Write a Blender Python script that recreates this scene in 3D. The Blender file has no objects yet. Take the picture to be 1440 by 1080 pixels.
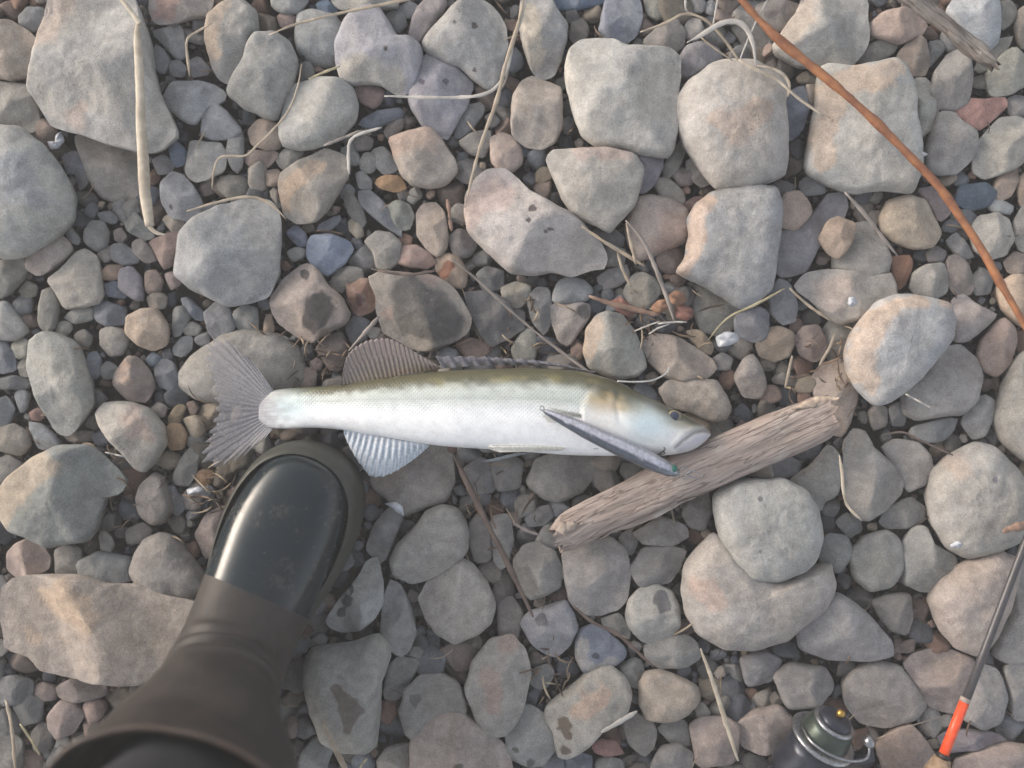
import bpy, math, random
import numpy as np
from mathutils import Vector, Matrix

# ------------------------------------------------------------------ camera, sky, sun, exposure
scene = bpy.context.scene
col = scene.collection
H = 0.70                      # camera height above the shingle (m)
PX = 0.80 / 1440              # metres on the ground per photo pixel
cam_data = bpy.data.cameras.new('camera')
cam_data.sensor_width = 36.0
cam_data.lens = 36.0 * H / 0.80
cam_data.clip_start = 0.01
cam_data.clip_end = 2000.0
cam_data.dof.use_dof = True
cam_data.dof.focus_distance = 0.668
cam_data.dof.aperture_fstop = 2.0
cam = bpy.data.objects.new('camera', cam_data)
cam.location = (0, 0, H)
cam.rotation_euler = (0, 0, 0)
col.objects.link(cam)
scene.camera = cam

SUN_EL, SUN_X, SUN_Y = math.radians(14.0), -0.93, 0.36
world = bpy.data.worlds.new('World')
scene.world = world
world.use_nodes = True
wn = world.node_tree.nodes
sky = wn.new('ShaderNodeTexSky')
sky.sky_type = 'NISHITA'
sky.sun_disc = False
sky.sun_elevation = SUN_EL
sky.sun_rotation = math.atan2(SUN_X, SUN_Y)
sky.air_density = 1.0
sky.dust_density = 4.0
sky.ozone_density = 1.0
wn['Background'].inputs['Strength'].default_value = 0.15
hsv = wn.new('ShaderNodeHueSaturation')            # thin dusk overcast: less blue than a clear sky
hsv.inputs['Saturation'].default_value = 0.38
world.node_tree.links.new(sky.outputs['Color'], hsv.inputs['Color'])
world.node_tree.links.new(hsv.outputs['Color'], wn['Background'].inputs['Color'])

sun_data = bpy.data.lights.new('sun', 'SUN')
sun_data.energy = 0.5
sun_data.angle = math.radians(22)
sun_data.color = (1.0, 0.80, 0.63)
sun = bpy.data.objects.new('sun', sun_data)
sd = Vector((SUN_X * math.cos(SUN_EL), SUN_Y * math.cos(SUN_EL), math.sin(SUN_EL)))
sun.rotation_euler = sd.to_track_quat('Z', 'Y').to_euler()
sun.location = (-2, 1, 2)
col.objects.link(sun)

vs = scene.view_settings
vs.view_transform = 'Standard'
vs.look = 'None'
vs.exposure = 1.25
vs.gamma = 1.0
vs.use_curve_mapping = False

# ------------------------------------------------------------------ helpers
rng = np.random.default_rng(11)
random.seed(5)

def lin(h):
    h = h.lstrip('#')
    c = [int(h[i:i + 2], 16) / 255 for i in (0, 2, 4)]
    return np.array([x / 12.92 if x <= 0.04045 else ((x + 0.055) / 1.055) ** 2.4 for x in c])

def W(px, py, z=0.0):
    """photo position of a point at height z -> its place in the world"""
    k = PX * (H - z) / H
    return np.array([(px - 720) * k, (540 - py) * k, z])

def _hash(ix, iy, iz, seed):
    n = (ix * 374761393 + iy * 668265263 + iz * 2147483647 + seed * 144665) & 0xFFFFFFFF
    n = ((n ^ (n >> 13)) * 1274126177) & 0xFFFFFFFF
    n = ((n ^ (n >> 16)) * 2246822519) & 0xFFFFFFFF
    return (n & 0xFFFFFF) / float(0xFFFFFF)

def vnoise(p, seed=0):
    p = np.asarray(p, float)
    i = np.floor(p).astype(np.int64)
    f = p - i
    f = f * f * f * (f * (f * 6 - 15) + 10)
    r = 0
    for dx in (0, 1):
        for dy in (0, 1):
            for dz in (0, 1):
                w = (f[:, 0] if dx else 1 - f[:, 0]) * (f[:, 1] if dy else 1 - f[:, 1]) * (f[:, 2] if dz else 1 - f[:, 2])
                r = r + w * _hash(i[:, 0] + dx, i[:, 1] + dy, i[:, 2] + dz, seed)
    return r * 2 - 1

def fbm(p, seed=0, o=3):
    a, r = 1.0, 0
    for k in range(o):
        r = r + a * vnoise(p * 2 ** k, seed + k * 17)
        a *= 0.5
    return r

def mesh_obj(name, verts, faces, mat, parent=None, loc=None, smooth=True, attrs=None):
    me = bpy.data.meshes.new(name)
    verts = np.asarray(verts, float)
    if loc is not None:
        verts = verts - np.asarray(loc)
    me.from_pydata(verts.tolist(), [], [list(f) for f in faces])
    if smooth:
        me.polygons.foreach_set('use_smooth', [True] * len(me.polygons))
    if attrs:
        for k, v in attrs.items():
            v = np.asarray(v, np.float32)
            if v.ndim == 1:
                a = me.attributes.new(k, 'FLOAT', 'POINT'); a.data.foreach_set('value', v)
            else:
                if v.shape[1] == 3:
                    v = np.concatenate([v, np.ones((len(v), 1), np.float32)], 1)
                a = me.attributes.new(k, 'FLOAT_COLOR', 'POINT'); a.data.foreach_set('color', v.ravel())
    me.update()
    if mat: me.materials.append(mat)
    o = bpy.data.objects.new(name, me)
    col.objects.link(o)
    if loc is not None: o.location = loc
    if parent is not None: o.parent = parent
    return o

def tag(o, label, cat, group=None, kind=None):
    if label: o['label'] = label
    if cat: o['category'] = cat
    if group: o['group'] = group
    if kind: o['kind'] = kind
    return o

def empty(name, loc, label, cat, group=None):
    o = bpy.data.objects.new(name, None)
    o.empty_display_size = 0.02
    o.location = loc
    col.objects.link(o)
    return tag(o, label, cat, group)

def child(name, verts, faces, mat, root, smooth=True, attrs=None):
    """part of a thing; verts in world space, root not rotated"""
    v = np.asarray(verts, float) - np.array(root.location)
    o = mesh_obj(name, v, faces, mat, None, None, smooth, attrs)
    o.parent = root
    return o

def grid_faces(n, m, closed=True):
    f = []
    mm = m if closed else m - 1
    for i in range(n - 1):
        for j in range(mm):
            k = (j + 1) % m
            f.append((i * m + j, i * m + k, (i + 1) * m + k, (i + 1) * m + j))
    return f

def spline(pts, n):
    pts = np.asarray(pts, float)
    d = np.concatenate([[0], np.cumsum(np.linalg.norm(np.diff(pts[:, :2], axis=0), axis=1) + 1e-9)])
    u = np.linspace(0, d[-1], n)
    P = np.concatenate([[2 * pts[0] - pts[1]], pts, [2 * pts[-1] - pts[-2]]])
    out = []
    for x in u:
        i = min(np.searchsorted(d, x, 'right') - 1, len(pts) - 2)
        t = (x - d[i]) / (d[i + 1] - d[i])
        p0, p1, p2, p3 = P[i], P[i + 1], P[i + 2], P[i + 3]
        out.append(0.5 * ((2 * p1) + (-p0 + p2) * t + (2 * p0 - 5 * p1 + 4 * p2 - p3) * t * t + (-p0 + 3 * p1 - 3 * p2 + p3) * t ** 3))
    return np.array(out)

def tube(path, radii, m=8, flat=1.0, caps=True, rough=0.0, seed=0):
    """tube along path (world), flat scales the vertical thickness"""
    path = np.asarray(path, float); n = len(path)
    radii = np.broadcast_to(np.asarray(radii, float), (n,))
    T = np.gradient(path, axis=0); T /= np.linalg.norm(T, axis=1)[:, None] + 1e-12
    up = np.array([0, 0, 1.0])
    V = []
    ang = np.linspace(0, 2 * math.pi, m, endpoint=False)
    prev = None
    for i in range(n):
        s = np.cross(up, T[i])
        if np.linalg.norm(s) < 0.2:
            s = prev if prev is not None else np.array([1.0, 0, 0])
        s = s - T[i] * np.dot(s, T[i]); s /= np.linalg.norm(s); prev = s
        u = np.cross(T[i], s)
        V.append(path[i] + radii[i] * (np.cos(ang)[:, None] * s + flat * np.sin(ang)[:, None] * u))
    V = np.concatenate(V)
    if rough:
        V = V + rough * np.stack([vnoise(V * 260, seed), vnoise(V * 260, seed + 1), vnoise(V * 260, seed + 2)], 1)
    F = grid_faces(n, m)
    if caps:
        F.append(tuple(range(m))[::-1]); F.append(tuple((n - 1) * m + j for j in range(m)))
    return V, F

def lathe(prof, center, axis, m=40):
    """prof: list of (distance along axis, radius)"""
    a = np.asarray(axis, float); a /= np.linalg.norm(a)
    s = np.cross(a, [0, 0, 1.0]); s /= np.linalg.norm(s); u = np.cross(s, a)
    ang = np.linspace(0, 2 * math.pi, m, endpoint=False)
    V = [np.asarray(center) + a * t + r * (np.cos(ang)[:, None] * s + np.sin(ang)[:, None] * u) for t, r in prof]
    F = grid_faces(len(prof), m)
    F.append(tuple(range(m))[::-1]); F.append(tuple((len(prof) - 1) * m + j for j in range(m)))
    return np.concatenate(V), F

def join(*vf):
    V, F, o = [], [], 0
    for v, f in vf:
        V.append(v); F += [tuple(i + o for i in q) for q in f]; o += len(v)
    return np.concatenate(V), F

# ------------------------------------------------------------------ materials
def new_mat(name):
    m = bpy.data.materials.new(name); m.use_nodes = True
    nt = m.node_tree
    return m, nt, nt.nodes, nt.links, nt.nodes['Principled BSDF']

def N(nodes, t, **kw):
    n = nodes.new(t)
    for k, v in kw.items(): setattr(n, k, v)
    return n

def noise_node(nodes, links, vec, scale, detail=4, rough=0.55):
    n = nodes.new('ShaderNodeTexNoise')
    n.inputs['Scale'].default_value = scale
    n.inputs['Detail'].default_value = detail
    n.inputs['Roughness'].default_value = rough
    if vec is not None: links.new(vec, n.inputs['Vector'])
    return n.outputs['Fac']

def math_node(nodes, links, op, a, b=None, c=None, clamp=False):
    n = nodes.new('ShaderNodeMath'); n.operation = op; n.use_clamp = clamp
    for i, x in enumerate((a, b, c)):
        if x is None: continue
        if isinstance(x, (int, float)): n.inputs[i].default_value = x
        else: links.new(x, n.inputs[i])
    return n.outputs[0]

def ramp(nodes, links, x, lo, hi, a=0.0, b=1.0):
    n = nodes.new('ShaderNodeMapRange'); n.interpolation_type = 'SMOOTHSTEP'
    links.new(x, n.inputs['Value'])
    n.inputs['From Min'].default_value = lo; n.inputs['From Max'].default_value = hi
    n.inputs['To Min'].default_value = a; n.inputs['To Max'].default_value = b
    return n.outputs['Result']

def mixc(nodes, links, f, a, b, mode='MIX'):
    n = nodes.new('ShaderNodeMix'); n.data_type = 'RGBA'; n.blend_type = mode
    for s, x in ((n.inputs[0], f), (n.inputs[6], a), (n.inputs[7], b)):
        if isinstance(x, (int, float)): s.default_value = x
        elif isinstance(x, (tuple, list, np.ndarray)): s.default_value = (*[float(q) for q in x][:3], 1)
        else: links.new(x, s)
    return n.outputs[2]

def bump(nodes, links, height, strength, dist, normal=None):
    b = nodes.new('ShaderNodeBump')
    b.inputs['Strength'].default_value = strength
    b.inputs['Distance'].default_value = dist
    links.new(height, b.inputs['Height'])
    if normal is not None: links.new(normal, b.inputs['Normal'])
    return b.outputs['Normal']

def stone_material():
    m, nt, nd, lk, bs = new_mat('river_stone')
    pos = N(nd, 'ShaderNodeNewGeometry').outputs['Position']
    a = N(nd, 'ShaderNodeAttribute', attribute_name='colA')
    b = N(nd, 'ShaderNodeAttribute', attribute_name='colB')
    d = N(nd, 'ShaderNodeAttribute', attribute_name='colD')
    n_mid = noise_node(nd, lk, pos, 140, 5, 0.6)
    n_big = noise_node(nd, lk, pos, 38, 4, 0.6)
    n_fine = noise_node(nd, lk, pos, 900, 3, 0.6)
    jit = math_node(nd, lk, 'MULTIPLY', math_node(nd, lk, 'SUBTRACT', n_mid, 0.5), 0.3)
    fm = ramp(nd, lk, math_node(nd, lk, 'ADD', a.outputs['Alpha'], jit), 0.34, 0.66, 0.0, 0.62)
    c = mixc(nd, lk, fm, a.outputs['Color'], b.outputs['Color'])
    jit2 = math_node(nd, lk, 'MULTIPLY', math_node(nd, lk, 'SUBTRACT', n_mid, 0.5), 0.4)
    fd = ramp(nd, lk, math_node(nd, lk, 'ADD', d.outputs['Alpha'], jit2), 0.38, 0.60)
    c = mixc(nd, lk, fd, c, d.outputs['Color'])
    # mottling of the mineral itself
    mot = ramp(nd, lk, n_big, 0.28, 0.72, 0.87, 1.12)
    c = mixc(nd, lk, 1.0, c, mot, 'MULTIPLY')
    mid = ramp(nd, lk, n_mid, 0.25, 0.75, 0.82, 1.15)
    c = mixc(nd, lk, 1.0, c, mid, 'MULTIPLY')
    fine = ramp(nd, lk, n_fine, 0.25, 0.75, 0.80, 1.17)
    c = mixc(nd, lk, 1.0, c, fine, 'MULTIPLY')
    warm = mixc(nd, lk, ramp(nd, lk, noise_node(nd, lk, pos, 22, 3), 0.35, 0.65), (1.0, 0.995, 0.99), (1.035, 1.0, 0.95))
    c = mixc(nd, lk, 1.0, c, warm, 'MULTIPLY')
    # pits
    vor = N(nd, 'ShaderNodeTexVoronoi'); vor.inputs['Scale'].default_value = 120
    lk.new(pos, vor.inputs['Vector'])
    pit = ramp(nd, lk, math_node(nd, lk, 'ADD', vor.outputs['Distance'], math_node(nd, lk, 'MULTIPLY', n_big, 0.55)), 0.26, 0.36, 1.0, 0.0)
    c = mixc(nd, lk, math_node(nd, lk, 'MULTIPLY', pit, b.outputs['Alpha']), c, (0.10, 0.085, 0.08))
    v2 = N(nd, 'ShaderNodeTexVoronoi'); v2.inputs['Scale'].default_value = 420
    lk.new(pos, v2.inputs['Vector'])
    speck = ramp(nd, lk, math_node(nd, lk, 'ADD', v2.outputs['Distance'], math_node(nd, lk, 'MULTIPLY', n_big, 0.6)), 0.34, 0.46, 1.0, 0.0)
    c = mixc(nd, lk, math_node(nd, lk, 'MULTIPLY', speck, 0.55), c, (0.09, 0.08, 0.075))
    # worn crust: pale lichen-like bloom in places
    crust = ramp(nd, lk, noise_node(nd, lk, pos, 75, 6, 0.75), 0.56, 0.68, 0.0, 0.22)
    c = mixc(nd, lk, crust, c, (0.46, 0.45, 0.43))
    lk.new(c, bs.inputs['Base Color'])
    lk.new(math_node(nd, lk, 'SUBTRACT', 0.86, math_node(nd, lk, 'MULTIPLY', fd, 0.25)), bs.inputs['Roughness'])
    bs.inputs['Specular IOR Level'].default_value = 0.3
    hgt = math_node(nd, lk, 'ADD', math_node(nd, lk, 'MULTIPLY', n_mid, 1.0), math_node(nd, lk, 'MULTIPLY', n_fine, 0.28))
    hgt = math_node(nd, lk, 'SUBTRACT', hgt, math_node(nd, lk, 'MULTIPLY', math_node(nd, lk, 'MULTIPLY', pit, b.outputs['Alpha']), 0.5))
    lk.new(bump(nd, lk, hgt, 0.65, 0.0017), bs.inputs['Normal'])
    return m
M_STONE = stone_material()

def ground_material():
    m, nt, nd, lk, bs = new_mat('damp_gravel_soil')
    pos = N(nd, 'ShaderNodeNewGeometry').outputs['Position']
    v = N(nd, 'ShaderNodeTexVoronoi'); v.inputs['Scale'].default_value = 95
    lk.new(pos, v.inputs['Vector'])
    n1 = noise_node(nd, lk, pos, 60, 5, 0.65)
    c = mixc(nd, lk, v.outputs['Color'], lin('#2f2c2b'), lin('#484544'))
    c = mixc(nd, lk, ramp(nd, lk, n1, 0.3, 0.7), c, lin('#3a322c'))
    lk.new(c, bs.inputs['Base Color'])
    bs.inputs['Roughness'].default_value = 0.9
    h = math_node(nd, lk, 'SUBTRACT', math_node(nd, lk, 'MULTIPLY', n1, 0.8), v.outputs['Distance'])
    lk.new(bump(nd, lk, h, 1.0, 0.004), bs.inputs['Normal'])
    return m
M_GROUND = ground_material()

def plain_mat(name, c1, c2, scale=200, rough=0.7, bstr=0.4, bdist=0.0006, stretch=None, metallic=0.0, spec=0.5, coat=0.0, rvar=0.0):
    m, nt, nd, lk, bs = new_mat(name)
    tc = N(nd, 'ShaderNodeTexCoord').outputs['Object']
    if stretch:
        mp = N(nd, 'ShaderNodeMapping'); mp.inputs['Scale'].default_value = stretch
        lk.new(tc, mp.inputs['Vector']); tc = mp.outputs['Vector']
    n1 = noise_node(nd, lk, tc, scale, 5, 0.6)
    f = ramp(nd, lk, n1, 0.3, 0.7)
    lk.new(mixc(nd, lk, f, lin(c1), lin(c2)), bs.inputs['Base Color'])
    bs.inputs['Roughness'].default_value = rough
    if rvar:
        lk.new(ramp(nd, lk, noise_node(nd, lk, tc, scale * 0.35, 4), 0.3, 0.7, rough - rvar, rough + rvar), bs.inputs['Roughness'])
    bs.inputs['Metallic'].default_value = metallic
    bs.inputs['Specular IOR Level'].default_value = spec
    bs.inputs['Coat Weight'].default_value = coat
    if bstr: lk.new(bump(nd, lk, n1, bstr, bdist), bs.inputs['Normal'])
    return m

# ------------------------------------------------------------------ ground
g = mesh_obj('ground', [(-150, -150, -0.012), (150, -150, -0.012), (150, 150, -0.012), (-150, 150, -0.012)], [(0, 1, 2, 3)], M_GROUND, smooth=False)
tag(g, 'damp dark gravelly soil showing in the gaps between the stones', 'ground', kind='structure')

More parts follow.
